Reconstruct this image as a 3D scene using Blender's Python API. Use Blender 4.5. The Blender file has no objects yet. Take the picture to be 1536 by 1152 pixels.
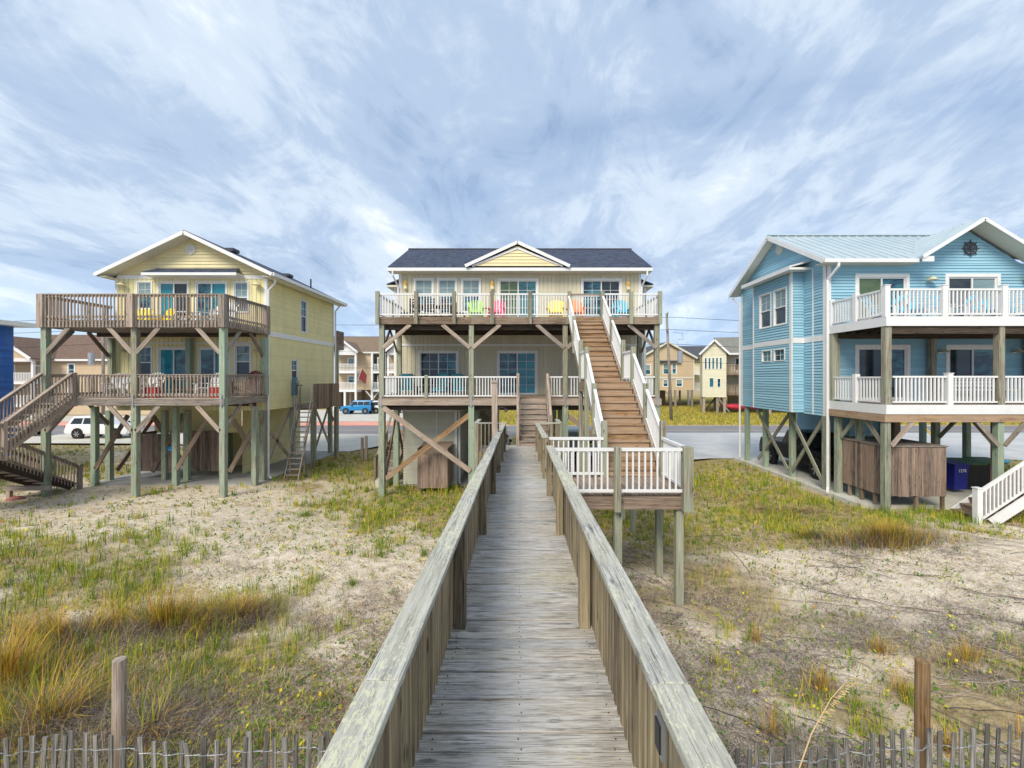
import bpy, bmesh, math, random
import numpy as np
from mathutils import Vector, Matrix, noise as mnoise
random.seed(7)
R = math.radians
scene = bpy.context.scene
COL = scene.collection

# ---------------------------------------------------------------- camera
EYE = 4.8
cd = bpy.data.cameras.new("camera"); cam = bpy.data.objects.new("camera", cd); COL.objects.link(cam)
cam.location = (0, 0, EYE); cam.rotation_euler = (R(90), 0, 0)
cd.sensor_width = 36; cd.lens = 680/1536*36
cd.shift_x = -12/1536; cd.shift_y = -9/1536
cd.clip_start = .05; cd.clip_end = 6000
scene.camera = cam

# ---------------------------------------------------------------- world
W = bpy.data.worlds.new("World"); scene.world = W; W.use_nodes = True
SUN_EL, SUN_AZ = 42, 205      # azimuth measured clockwise from +Y
def build_world():
    nt = W.node_tree; N = nt.nodes; L = nt.links; N.clear()
    out = N.new('ShaderNodeOutputWorld'); bg = N.new('ShaderNodeBackground'); bg.inputs[1].default_value = .1
    sky = N.new('ShaderNodeTexSky'); sky.sky_type = 'NISHITA'; sky.sun_disc = False
    sky.sun_elevation = R(SUN_EL); sky.sun_rotation = R(SUN_AZ); sky.air_density = 1.0; sky.dust_density = .6; sky.ozone_density = 2.0
    tc = N.new('ShaderNodeTexCoord')
    sep = N.new('ShaderNodeSeparateXYZ'); L.new(tc.outputs['Generated'], sep.inputs[0])
    def math_(op, a, b=None, clamp=False):
        m = N.new('ShaderNodeMath'); m.operation = op; m.use_clamp = clamp
        for i, v in enumerate((a, b)):
            if v is None: continue
            if isinstance(v, (int, float)): m.inputs[i].default_value = v
            else: L.new(v, m.inputs[i])
        return m.outputs[0]
    zc = math_('ADD', math_('MAXIMUM', sep.outputs[2], 0.0), .20)
    u = math_('DIVIDE', sep.outputs[0], zc); v = math_('DIVIDE', sep.outputs[1], zc)
    comb = N.new('ShaderNodeCombineXYZ'); L.new(u, comb.inputs[0]); L.new(v, comb.inputs[1])
    def nz(scale, detail, rough, dist, sx, sy, rot, off=0):
        mp = N.new('ShaderNodeMapping'); mp.inputs['Scale'].default_value = (sx, sy, 1); mp.inputs['Rotation'].default_value = (0, 0, R(rot)); mp.inputs['Location'].default_value = (off, off*.7, off)
        L.new(comb.outputs[0], mp.inputs[0])
        n = N.new('ShaderNodeTexNoise'); n.inputs['Scale'].default_value = scale; n.inputs['Detail'].default_value = detail; n.inputs['Roughness'].default_value = rough; n.inputs['Distortion'].default_value = dist
        L.new(mp.outputs[0], n.inputs[0]); return n.outputs[0]
    big = nz(1.05, 5, .55, .9, 1.0, .75, -16, 3.3)
    streak = nz(2.8, 10, .66, .9, 1.35, .75, -24, 11.2)
    fine = nz(8.5, 9, .68, .6, 1.2, .6, 25, 5.1)
    s = math_('ADD', math_('MULTIPLY', big, .56), math_('ADD', math_('MULTIPLY', streak, .34), math_('MULTIPLY', fine, .10)))
    ramp = N.new('ShaderNodeValToRGB'); L.new(s, ramp.inputs[0])
    cr = ramp.color_ramp; cr.interpolation = 'EASE'
    cr.elements[0].position = .35; cr.elements[0].color = (.27, .375, .55, 1)
    cr.elements[1].position = .645; cr.elements[1].color = (.88, .92, .95, 1)
    e = cr.elements.new(.44); e.color = (.40, .505, .665, 1)
    e = cr.elements.new(.525); e.color = (.57, .665, .78, 1)
    mul = N.new('ShaderNodeVectorMath'); mul.operation = 'SCALE'; L.new(ramp.outputs[0], mul.inputs[0]); mul.inputs['Scale'].default_value = 7.15
    # thin openings of blue sky
    mask = N.new('ShaderNodeValToRGB'); L.new(nz(1.1, 6, .55, .4, .8, .9, 10, 21.0), mask.inputs[0])
    mask.color_ramp.elements[0].position = .30; mask.color_ramp.elements[0].color = (.55, .55, .55, 1)
    mask.color_ramp.elements[1].position = .45; mask.color_ramp.elements[1].color = (.95, .95, .95, 1)
    mix = N.new('ShaderNodeMix'); mix.data_type = 'RGBA'; L.new(mask.outputs[0], mix.inputs[0]); L.new(sky.outputs[0], mix.inputs[6]); L.new(mul.outputs[0], mix.inputs[7])
    # the air near the horizon is bluer and paler
    hz = N.new('ShaderNodeMapRange'); L.new(sep.outputs[2], hz.inputs[0]); hz.inputs[1].default_value = .0; hz.inputs[2].default_value = .20; hz.inputs[3].default_value = .6; hz.inputs[4].default_value = 0
    mix2 = N.new('ShaderNodeMix'); mix2.data_type = 'RGBA'; L.new(hz.outputs[0], mix2.inputs[0]); L.new(mix.outputs[2], mix2.inputs[6]); mix2.inputs[7].default_value = (3.0, 4.4, 6.6, 1)
    L.new(mix2.outputs[2], bg.inputs[0]); L.new(bg.outputs[0], out.inputs[0])
build_world()
sd = bpy.data.lights.new("sun", 'SUN'); sd.energy = 2.0; sd.angle = R(26); sd.color = (1, .90, .74)
sun = bpy.data.objects.new("sun", sd); COL.objects.link(sun)
sun.rotation_euler = Vector((math.sin(R(SUN_AZ))*math.cos(R(SUN_EL)), math.cos(R(SUN_AZ))*math.cos(R(SUN_EL)), math.sin(R(SUN_EL)))).to_track_quat('Z', 'Y').to_euler()
vs = scene.view_settings; vs.view_transform = 'Standard'; vs.look = 'None'; vs.gamma = 1; vs.use_curve_mapping = False; vs.exposure = .84
scene.render.engine = 'CYCLES'
scene.cycles.max_bounces = 8; scene.cycles.diffuse_bounces = 5; scene.cycles.glossy_bounces = 3

# ---------------------------------------------------------------- materials
MATS = {}
class NT:
    def __init__(s, name):
        s.m = bpy.data.materials.new(name); s.m.use_nodes = True
        s.t = s.m.node_tree; s.N = s.t.nodes; s.L = s.t.links; s.b = s.N['Principled BSDF']
        MATS[name] = s.m
    def n(s, ty, **kw):
        o = s.N.new(ty)
        for k, v in kw.items(): setattr(o, k, v)
        return o
    def put(s, sock, v):
        if hasattr(v, 'is_output') or isinstance(v, bpy.types.NodeSocket): s.L.new(v, sock)
        else: sock.default_value = v
    def attr(s, name, out='Vector'): return s.n('ShaderNodeAttribute', attribute_name=name).outputs[out]
    def pos(s): return s.n('ShaderNodeNewGeometry').outputs['Position']
    def noise(s, vec, scale, detail=3, rough=.5, dist=0, sc=(1, 1, 1)):
        mp = s.n('ShaderNodeMapping'); mp.inputs['Scale'].default_value = sc; s.L.new(vec, mp.inputs[0])
        n = s.n('ShaderNodeTexNoise'); n.inputs['Scale'].default_value = scale; n.inputs['Detail'].default_value = detail
        n.inputs['Roughness'].default_value = rough; n.inputs['Distortion'].default_value = dist; s.L.new(mp.outputs[0], n.inputs[0]); return n.outputs[0]
    def ramp(s, fac, stops, interp='LINEAR'):
        r = s.n('ShaderNodeValToRGB'); s.L.new(fac, r.inputs[0]); c = r.color_ramp; c.interpolation = interp
        while len(c.elements) > 1: c.elements.remove(c.elements[-1])
        for i, (p, col) in enumerate(stops):
            e = c.elements[0] if i == 0 else c.elements.new(p)
            e.position = p; e.color = (*col, 1) if not isinstance(col, (int, float)) else (col, col, col, 1)
        return r.outputs[0]
    def mix(s, f, a, b, mode='MIX'):
        m = s.n('ShaderNodeMix', data_type='RGBA', blend_type=mode)
        s.put(m.inputs[0], f); s.put(m.inputs[6], a if not isinstance(a, tuple) else (*a[:3], 1)); s.put(m.inputs[7], b if not isinstance(b, tuple) else (*b[:3], 1)); return m.outputs[2]
    def math(s, op, a, b=0.0, clamp=False):
        m = s.n('ShaderNodeMath', operation=op, use_clamp=clamp); s.put(m.inputs[0], a); s.put(m.inputs[1], b); return m.outputs[0]
    def base(s, v): s.put(s.b.inputs['Base Color'], v if not isinstance(v, tuple) else (*v[:3], 1))
    def rough(s, v): s.put(s.b.inputs['Roughness'], v)
    def bump(s, h, strength=.3, dist=.01):
        b = s.n('ShaderNodeBump'); b.inputs['Strength'].default_value = strength; b.inputs['Distance'].default_value = dist
        s.L.new(h, b.inputs['Height']); s.L.new(b.outputs[0], s.b.inputs['Normal'])

def wood(name, dark, mid, light, tint=None, tintamt=.5, var=.35, lichen=None, rough=.8, worn=False, fine=1.0, crack=.8, cl=.10):
    m = NT(name); gc = m.attr('gc'); rv = m.attr('rv', 'Fac')
    g1 = m.noise(gc, 6*fine, 5, .65, .6, (.22, 5, 5)); g2 = m.noise(gc, 22*fine, 3, .6, .2, (.12, 4, 4)); bl = m.noise(gc, 1.7, 3, .6)
    f = m.math('ADD', m.math('MULTIPLY', g1, .6), m.math('MULTIPLY', g2, .4))
    c = m.ramp(f, [(.36, dark), (.49, mid), (.61, light)])
    ck = m.noise(gc, 9*fine, 4, .7, .5, (cl, 6, 6)); c = m.mix(m.ramp(ck, [(.395, crack), (.435, 0.0)]), c, tuple(x*.5 for x in dark))
    v = m.ramp(rv, [(0, 1-var), (1, 1+var*.6)]); c = m.mix(1.0, c, v, 'MULTIPLY')
    if tint:
        tf = m.math('MULTIPLY', m.ramp(m.math('ADD', m.math('MULTIPLY', bl, .7), m.math('MULTIPLY', rv, .3)), [(.40, 0.0), (.56, 1.0)]), tintamt)
        c = m.mix(tf, c, tint)
    kn = m.n('ShaderNodeTexVoronoi'); mp = m.n('ShaderNodeMapping'); mp.inputs['Scale'].default_value = (2.2, 7, 7); m.L.new(gc, mp.inputs[0]); m.L.new(mp.outputs[0], kn.inputs[0]); kn.inputs['Scale'].default_value = 1.0
    kf = m.ramp(kn.outputs['Distance'], [(.08, .75), (.15, 0.0)]); c = m.mix(kf, c, tuple(x*.45 for x in dark))
    if worn:
        x = m.n('ShaderNodeSeparateXYZ'); m.L.new(m.pos(), x.inputs[0]); ax = m.math('ABSOLUTE', m.math('SUBTRACT', x.outputs[0], .02))
        wn = m.noise(gc, 2.6, 6, .7, .6, (1.0, 5, 5))
        wf = m.ramp(m.math('ADD', ax, m.math('ADD', m.math('MULTIPLY', m.math('SUBTRACT', wn, .5), 1.9), m.math('MULTIPLY', m.math('SUBTRACT', rv, .5), .30))), [(.12, .50), (.50, 0.0)])
        c = m.mix(m.math('MULTIPLY', wf, .8), c, (.82, .82, .82), 'MIX')
        # the grain still shows through the worn strip
        c = m.mix(.8, c, m.ramp(f, [(.40, (.62, .60, .57)), (.49, (.97, .97, .97)), (.7, (1.1, 1.1, 1.1))]), 'MULTIPLY')
        crk = m.ramp(g2, [(.38, 1.0), (.43, 0.0)]); c = m.mix(m.math('MULTIPLY', crk, .7), c, (.11, .10, .10))
    if lichen:
        ln = m.noise(gc, 34, 5, .75, .8, (.5, 1, 1)); ln2 = m.noise(gc, 95, 3, .8, .5, (.35, 1.2, 1.2)); lb = m.noise(m.pos(), .9, 3, .5, 0, (1, 1, 1))
        lf = m.ramp(m.math('ADD', m.math('MULTIPLY', ln, .42), m.math('ADD', m.math('MULTIPLY', ln2, .34), m.math('MULTIPLY', lb, .24))), [(lichen[1], 0.0), (lichen[1]+.03, .85)])
        c = m.mix(lf, c, lichen[0])
    m.base(c); m.rough(rough); m.b.inputs['Specular IOR Level'].default_value = .25
    m.bump(f, .5, .006); return m.m

wood('wood_walk', (.24, .228, .212), (.51, .50, .485), (.70, .69, .675), tint=(.34, .30, .24), tintamt=.6, var=.55, fine=2.1, crack=.65, cl=.3, lichen=((.55, .54, .30), .565), worn=True, rough=.6)
wood('wood_cap', (.075, .075, .08), (.36, .36, .355), (.60, .595, .575), tint=(.46, .45, .35), tintamt=.5, var=.15, lichen=((.60, .60, .42), .530), fine=1.7, crack=.9, cl=.2)
wood('wood_rail', (.10, .08, .055), (.25, .205, .145), (.40, .335, .245), tint=(.30, .265, .15), tintamt=.4, var=.35)
wood('wood_grey', (.15, .125, .108), (.34, .295, .255), (.52, .46, .41), tint=(.40, .28, .20), tintamt=.35, var=.3)
wood('wood_brown', (.09, .06, .042), (.23, .165, .118), (.38, .29, .21), tint=(.32, .26, .21), tintamt=.5, var=.35)
wood('wood_tread', (.15, .085, .042), (.38, .235, .125), (.55, .37, .21), tint=(.38, .29, .22), tintamt=.6, var=.3, rough=.7)
wood('wood_landing', (.14, .095, .07), (.29, .215, .165), (.43, .34, .27), tint=(.32, .25, .2), tintamt=.4, var=.25)
wood('wood_pile', (.15, .165, .12), (.35, .375, .285), (.52, .53, .42), tint=(.27, .375, .285), tintamt=.7, var=.30, fine=.8)
wood('wood_pilegrey', (.14, .125, .095), (.31, .285, .22), (.46, .43, .34), tint=(.28, .33, .25), tintamt=.5, var=.25, fine=.8)
wood('wood_shed', (.085, .06, .048), (.25, .19, .155), (.42, .345, .29), tint=(.29, .20, .15), tintamt=.55, var=.5)
wood('wood_fence', (.07, .07, .065), (.17, .165, .155), (.31, .30, .28), var=.5)
wood('wood_post', (.10, .055, .025), (.24, .14, .06), (.36, .235, .12), tint=(.25, .2, .14), tintamt=.4, var=.3)
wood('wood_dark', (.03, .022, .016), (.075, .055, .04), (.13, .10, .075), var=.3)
wood('wood_pole', (.13, .115, .1), (.28, .25, .22), (.42, .40, .36), var=.2)

def plain(name, col, rough=.6, var=.08, spec=.4, metal=0, dirt=None, bump=0, scale=6):
    m = NT(name); n = m.noise(m.pos(), scale, 4, .6); lo = tuple(c*(1-var) for c in col); hi = tuple(min(1, c*(1+var)) for c in col)
    c = m.ramp(n, [(.3, lo), (.7, hi)])
    if dirt:
        d = m.noise(m.pos(), 2.2, 5, .65, .5); c = m.mix(m.ramp(d, [(.48, 0.0), (.72, dirt[1])]), c, dirt[0])
    m.base(c); m.rough(rough); m.b.inputs['Specular IOR Level'].default_value = spec; m.b.inputs['Metallic'].default_value = metal
    if bump: m.bump(n, bump, .01)
    return m.m
def siding(name, col, var=.05, dirt=(.3, .29, .23), amt=.24):
    m = NT(name); rv = m.attr('rv', 'Fac'); c = m.mix(1.0, col, m.ramp(rv, [(0, 1-var), (1, 1+var)]), 'MULTIPLY')
    n = m.noise(m.pos(), 1.3, 5, .6, .4, (1, 1, .5)); c = m.mix(m.ramp(n, [(.45, 0.0), (.75, amt)]), c, dirt)
    m.base(c); m.rough(.55); m.b.inputs['Specular IOR Level'].default_value = .3; return m.m
siding('side_yellow', (.80, .73, .40)); siding('side_tan', (.60, .56, .42)); siding('side_blue', (.29, .515, .635), .10, (.2, .4, .5), .15)
siding('side_grey', (.55, .54, .44)); siding('side_cream', (.76, .67, .40)); siding('side_beige', (.58, .45, .30), .04); siding('side_lemon', (.68, .65, .50), .04)
siding('side_deepblue', (.02, .11, .42), .2)
plain('white', (.74, .75, .76), .45, .03, .4, dirt=((.55, .56, .55), .25)); plain('trim', (.76, .77, .76), .5, .03, dirt=((.5, .5, .47), .3)); plain('soffit', (.66, .65, .56), .6, .04)
plain('screen', (.035, .04, .045), .35, .1); plain('metal', (.42, .44, .47), .4, .1, metal=.7); plain('black', (.012, .012, .014), .4, .1); plain('rubber', (.014, .014, .015), .8, .2)
plain('meter', (.10, .19, .25), .5, .1); plain('brass', (.75, .45, .10), .4, .1); plain('cream_lamp', (.72, .66, .45), .4, .05); plain('red', (.60, .03, .035), .5, .1); plain('maroon', (.20, .03, .035), .6, .1)
plain('ch_lime', (.36, .66, .10), .5, .06); plain('ch_pink', (.82, .07, .22), .5, .06); plain('ch_yellow', (.88, .68, .02), .5, .06); plain('ch_orange', (.86, .24, .04), .5, .06); plain('ch_teal', (.02, .42, .60), .5, .06)
plain('ch_white', (.78, .79, .80), .5, .04); plain('ch_blue', (.04, .45, .68), .6, .06); plain('teal_cloth', (.015, .13, .17), .8, .15)
plain('paint_blue', (.015, .22, .50), .25, .05, .6); plain('paint_white', (.74, .76, .78), .25, .04, .6); plain('paint_black', (.005, .006, .011), .3, .1, .2); plain('paint_silver', (.42, .45, .5), .3, .05, .6)
plain('carglass', (.012, .016, .02), .08, .1, .8); plain('rim', (.45, .46, .48), .35, .1, metal=.6); plain('tail', (.45, .02, .02), .3, .1)
plain('bin_blue', (.012, .018, .22), .5, .1); plain('bin_green', (.02, .10, .03), .5, .1); plain('lid_green', (.05, .16, .03), .55, .1); plain('kayak_blue', (.08, .42, .60), .45, .1); plain('kayak_red', (.62, .05, .09), .45, .1)
plain('sticker', (.8, .8, .8), .6, .02); plain('yellow_guard', (.85, .55, .02), .5, .05); plain('brick', (.40, .16, .13), .9, .2); plain('iron', (.05, .045, .05), .5, .2); plain('sign_blue', (.02, .28, .62), .5, .1)
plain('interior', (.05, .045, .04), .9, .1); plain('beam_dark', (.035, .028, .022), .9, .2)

def glass(name, a, b, rough=.06):
    m = NT(name); n = m.noise(m.pos(), 1.3, 4, .6, .6, (.6, .6, 1.6)); m.base(m.ramp(n, [(.42, a), (.58, b)])); m.rough(rough)  # uneven two-tone base colour imitates sky and horizon reflections in the panes
    m.b.inputs['Specular IOR Level'].default_value = .5
    return m.m
glass('glass', (.006, .03, .07), (.05, .20, .24)); glass('glass_teal', (.01, .17, .24), (.02, .26, .34)); glass('glass_blind', (.16, .25, .28), (.24, .33, .34)); glass('glass_dark', (.012, .02, .03), (.03, .045, .055)); glass('glass_green', (.06, .10, .05), (.10, .15, .08))

def shingle(name, a, b, c2):
    m = NT(name); gc = m.attr('gc')
    br = m.n('ShaderNodeTexBrick'); br.inputs['Scale'].default_value = 1; br.inputs['Brick Width'].default_value = .3; br.inputs['Row Height'].default_value = .14; br.inputs['Mortar Size'].default_value = .006; br.inputs['Bias'].default_value = 0.0
    br.inputs['Color1'].default_value = (*a, 1); br.inputs['Color2'].default_value = (*b, 1); br.inputs['Mortar'].default_value = tuple(x*.4 for x in a)+(1,)
    m.L.new(gc, br.inputs[0])
    n = m.noise(gc, 4, 6, .8); c = m.mix(m.ramp(n, [(.48, 0.0), (.58, .75)]), br.outputs[0], c2); c = m.mix(m.ramp(m.noise(gc, 11, 4, .8, 0, (1, .6, 1)), [(.5, 0.0), (.6, .6)]), c, tuple(x*.35 for x in a))
    m.base(c); m.rough(.9); m.bump(br.outputs['Fac'], -.5, .02); return m.m
shingle('shingle_dark', (.015, .03, .065), (.04, .075, .15), (.10, .085, .095)); shingle('shingle_brown', (.15, .09, .065), (.20, .13, .095), (.22, .15, .12)); shingle('shingle_grey', (.20, .20, .175), (.26, .26, .23), (.22, .22, .21))
shingle('shingle_tan', (.20, .14, .09), (.26, .19, .13), (.24, .18, .14)); shingle('shingle_slate', (.06, .065, .085), (.09, .095, .12), (.1, .1, .12))
m_ = NT('metal_roof'); m_.base(m_.ramp(m_.noise(m_.pos(), .8, 4, .6), [(.3, (.42, .52, .57)), (.7, (.52, .60, .64))])); m_.rough(.35); m_.b.inputs['Metallic'].default_value = .15

# ground materials
def mk_ground():
    m = NT('ground'); p = m.pos()
    big = m.noise(p, .16, 5, .6, .4); mid = m.noise(p, .75, 6, .62, .5); fine = m.noise(p, 5, 6, .7, .4); vf = m.noise(p, 26, 4, .7); dark = m.noise(p, 90, 2, .6)
    sand = m.ramp(m.math('ADD', m.math('MULTIPLY', vf, .6), m.math('MULTIPLY', fine, .4)), [(.34, (.30, .20, .12)), (.43, (.56, .44, .31)), (.50, (.80, .70, .56)), (.64, (.93, .86, .74))])
    sand = m.mix(m.ramp(dark, [(.57, 0.0), (.66, .7)]), sand, (.22, .15, .10))
    litter = m.ramp(fine, [(.3, (.15, .105, .05)), (.5, (.38, .29, .14)), (.7, (.56, .44, .24))])
    veg = m.attr('veg', 'Fac')
    s = m.math('ADD', m.math('ADD', m.math('MULTIPLY', fine, .38), m.math('MULTIPLY', mid, .30)), m.math('ADD', m.math('MULTIPLY', veg, .55), m.math('MULTIPLY', vf, .12)))
    f = m.ramp(s, [(.50, 0.0), (.64, .85)])
    c = m.mix(f, sand, litter)
    lawn = m.attr('lawn', 'Fac')
    lg = m.ramp(m.math('ADD', m.math('MULTIPLY', mid, .5), m.math('MULTIPLY', fine, .5)), [(.3, (.15, .14, .03)), (.5, (.27, .22, .05)), (.7, (.38, .28, .10))])
    c = m.mix(lawn, c, lg)
    m.base(c); m.rough(.95); m.b.inputs['Specular IOR Level'].default_value = .1
    m.bump(m.math('ADD', m.math('MULTIPLY', fine, .6), m.math('MULTIPLY', vf, .4)), 1.0, .09); return m.m
mk_ground()
def mk_flat(name, a, b, scale=12, sp=None, bump=.2, stretch=(1, 1, 1)):
    m = NT(name); p = m.pos(); n1 = m.noise(p, scale, 5, .65, .2, stretch); n2 = m.noise(p, .5, 4, .6, .4); n = m.math('ADD', m.math('MULTIPLY', n1, .55), m.math('MULTIPLY', n2, .45))
    c = m.ramp(n, [(.35, a), (.65, b)])
    if sp: c = m.mix(m.ramp(m.noise(p, scale*4, 2, .6), [(.55, 0.0), (.65, .7)]), c, sp)
    m.base(c); m.rough(.9); m.bump(n1, bump, .02); return m.m
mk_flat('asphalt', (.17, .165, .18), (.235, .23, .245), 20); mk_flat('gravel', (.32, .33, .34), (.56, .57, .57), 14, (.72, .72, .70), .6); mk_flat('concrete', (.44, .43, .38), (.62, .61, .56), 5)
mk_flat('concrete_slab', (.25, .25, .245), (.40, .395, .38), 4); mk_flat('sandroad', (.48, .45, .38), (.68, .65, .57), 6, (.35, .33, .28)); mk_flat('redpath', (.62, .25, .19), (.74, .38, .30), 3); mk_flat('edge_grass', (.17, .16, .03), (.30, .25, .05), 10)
def blade(name, stops, rough=.7, trans=.25):
    m = NT(name); m.base(m.ramp(m.attr('rv', 'Fac'), stops)); m.rough(rough); m.b.inputs['Specular IOR Level'].default_value = .2
    return m.m
blade('blade_green', [(0, (.06, .15, .012)), (.3, (.17, .27, .02)), (.55, (.40, .40, .035)), (.8, (.62, .48, .07)), (1, (.58, .40, .15))])
blade('blade_oat', [(0, (.08, .14, .02)), (.25, (.24, .28, .03)), (.45, (.62, .43, .04)), (.65, (.66, .36, .06)), (.82, (.36, .19, .09)), (1, (.13, .075, .045))])
blade('blade_dead', [(0, (.045, .03, .028)), (.3, (.13, .09, .075)), (.55, (.32, .245, .18)), (.8, (.52, .43, .31)), (1, (.66, .54, .36))])
blade('leaf_vine', [(0, (.035, .10, .012)), (.45, (.12, .22, .02)), (.78, (.30, .36, .03)), (.9, (.70, .58, .03)), (.96, (.45, .22, .05)), (1, (.22, .12, .07))])
blade('blade_dark', [(0, (.045, .034, .034)), (.3, (.13, .10, .09)), (.55, (.27, .225, .19)), (.8, (.48, .41, .34)), (1, (.66, .57, .46))])
blade('straw', [(0, (.20, .14, .07)), (.5, (.42, .31, .15)), (1, (.62, .48, .26))])
blade('shrub', [(0, (.04, .05, .025)), (.5, (.12, .12, .05)), (1, (.24, .20, .09))])

# ---------------------------------------------------------------- mesh builder
class MB:
    def __init__(s): s.v = []; s.f = []; s.gc = []; s.rv = []; s.smooth = False
    def add(s, verts, faces, gcs=None, rv=None):
        o = len(s.v); s.v += [tuple(v) for v in verts]; s.f += [tuple(i+o for i in f) for f in faces]
        s.gc += (gcs or [tuple(v) for v in verts]); s.rv += [random.random() if rv is None else rv]*len(verts)
    def box(s, x0, x1, y0, y1, z0, z1, rv=None):
        c = Vector(((x0+x1)/2, (y0+y1)/2, (z0+z1)/2)); s.obox(c, Vector((1, 0, 0))*(x1-x0)/2, Vector((0, 1, 0))*(y1-y0)/2, Vector((0, 0, 1))*(z1-z0)/2, rv)
    def obox(s, c, a, b, d, rv=None, taper=1.0):
        vs_, gl = [], []
        order = sorted((a, b, d), key=lambda q: -q.length); la, lb, lc = (q.length for q in order)
        ro = (random.random()*50, random.random()*50, random.random()*50)
        for i in (-1, 1):
            for j in (-1, 1):
                for k in (-1, 1):
                    t = taper if k > 0 else 1.0
                    p = a*i*t+b*j*t+d*k; vs_.append(c+p)
                    gl.append((p.dot(order[0])/max(la, 1e-6)+ro[0], p.dot(order[1])/max(lb, 1e-6)+ro[1], p.dot(order[2])/max(lc, 1e-6)+ro[2]))
        s.add(vs_, [(0, 1, 3, 2), (4, 6, 7, 5), (0, 4, 5, 1), (2, 3, 7, 6), (0, 2, 6, 4), (1, 5, 7, 3)], gl, rv)
    def beam(s, p, q, w, h, up=(0, 0, 1), rv=None):
        p = Vector(p); q = Vector(q); d = q-p; u = Vector(up)
        sd_ = d.cross(u)
        if sd_.length < 1e-6: sd_ = d.cross(Vector((1, 0, 0)))
        sd_.normalize(); u2 = sd_.cross(d).normalized()
        s.obox((p+q)/2, sd_*w/2, u2*h/2, d/2, rv)
    def cyl(s, p, q, r, r2=None, n=10, rv=None, caps=True):
        p = Vector(p); q = Vector(q); r2 = r if r2 is None else r2; d = (q-p); L_ = d.length; d = d.normalized()
        a = d.orthogonal().normalized(); b = d.cross(a); vs_, gl = [], []; ro = random.random()*30
        for t, rr, c in ((0, r, p), (L_, r2, q)):
            for i in range(n):
                an = 2*math.pi*i/n; vs_.append(c+(a*math.cos(an)+b*math.sin(an))*rr); gl.append((t+ro, an*r, 0))
        fs = [(i, (i+1) % n, n+(i+1) % n, n+i) for i in range(n)]
        if caps: fs += [tuple(range(n-1, -1, -1)), tuple(range(n, 2*n))]
        s.add(vs_, fs, gl, rv)
    def tube(s, pts, r, n=8, rv=None):
        pts = [Vector(p) for p in pts]; o = len(s.v); vs_ = []; fs = []; gl = []; L_ = 0
        a = None
        for i, p in enumerate(pts):
            d = (pts[min(i+1, len(pts)-1)]-pts[max(i-1, 0)]).normalized()
            if a is None: a = d.orthogonal().normalized()
            a = (a-d*a.dot(d)).normalized(); b = d.cross(a); rr = r[i] if isinstance(r, (list, tuple)) else r
            if i: L_ += (p-pts[i-1]).length
            for k in range(n):
                an = 2*math.pi*k/n; vs_.append(p+(a*math.cos(an)+b*math.sin(an))*rr); gl.append((L_, an*rr, 0))
        for i in range(len(pts)-1):
            for k in range(n): fs.append((i*n+k, i*n+(k+1) % n, (i+1)*n+(k+1) % n, (i+1)*n+k))
        fs += [tuple(range(n-1, -1, -1)), tuple(range((len(pts)-1)*n, len(pts)*n))]
        s.add(vs_, fs, gl, rv)
    def prism(s, pts, off, rv=None):
        n = len(pts); off = Vector(off); a = [Vector(p) for p in pts]; b = [p+off for p in a]
        s.add(a+b, [tuple(range(n-1, -1, -1)), tuple(range(n, 2*n))]+[(i, (i+1) % n, n+(i+1) % n, n+i) for i in range(n)], None, rv)
    def slab(s, p0, p1, p2, p3, th, rv=None):
        # roof plane p0->p1 along the eave, p3/p2 along the ridge; gc follows the plane
        P = [Vector(p) for p in (p0, p1, p2, p3)]; e = (P[1]-P[0]).normalized(); up = (P[3]-P[0]); up = (up-e*up.dot(e)).normalized(); nn = e.cross(up).normalized()
        if nn.z < 0: nn = -nn
        Q = [p-Vector((0, 0, th)) for p in P]; gl = [((p-P[0]).dot(e)+40, (p-P[0]).dot(up)+40, 0) for p in P]; gl = gl+gl
        s.add(P+Q, [(0, 1, 2, 3), (7, 6, 5, 4), (0, 4, 5, 1), (1, 5, 6, 2), (2, 6, 7, 3), (3, 7, 4, 0)], gl, rv)
    def sphere(s, c, r, n=10, m=6, sz=1.0, rv=None):
        c = Vector(c); vs_ = []; fs = []
        for j in range(m+1):
            ph = math.pi*j/m
            for i in range(n):
                th = 2*math.pi*i/n; vs_.append(c+Vector((r*math.sin(ph)*math.cos(th), r*math.sin(ph)*math.sin(th), r*sz*math.cos(ph))))
        for j in range(m):
            for i in range(n): fs.append((j*n+i, j*n+(i+1) % n, (j+1)*n+(i+1) % n, (j+1)*n+i))
        s.add(vs_, fs, None, rv)
    def build(s, name, mat, parent=None, bevel=0, smooth=None):
        me = bpy.data.meshes.new(name); off = Vector((0, 0, 0))
        if parent is not None: off = Vector(parent.get('_org', (0, 0, 0)))
        me.from_pydata([Vector(v)-off for v in s.v], [], s.f); 
        a = me.attributes.new('gc', 'FLOAT_VECTOR', 'POINT'); a.data.foreach_set('vector', [c for g in s.gc for c in g])
        a = me.attributes.new('rv', 'FLOAT', 'POINT'); a.data.foreach_set('value', s.rv)
        me.materials.append(MATS[mat]); me.update()
        sm = s.smooth if smooth is None else smooth
        if sm: me.polygons.foreach_set('use_smooth', [True]*len(me.polygons))
        o = bpy.data.objects.new(name, me); COL.objects.link(o)
        if parent is not None: o.parent = parent; o['_org'] = tuple(off)
        if bevel:
            b = o.modifiers.new('bevel', 'BEVEL'); b.width = bevel; b.segments = 2; b.limit_method = 'ANGLE'
        return o

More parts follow.
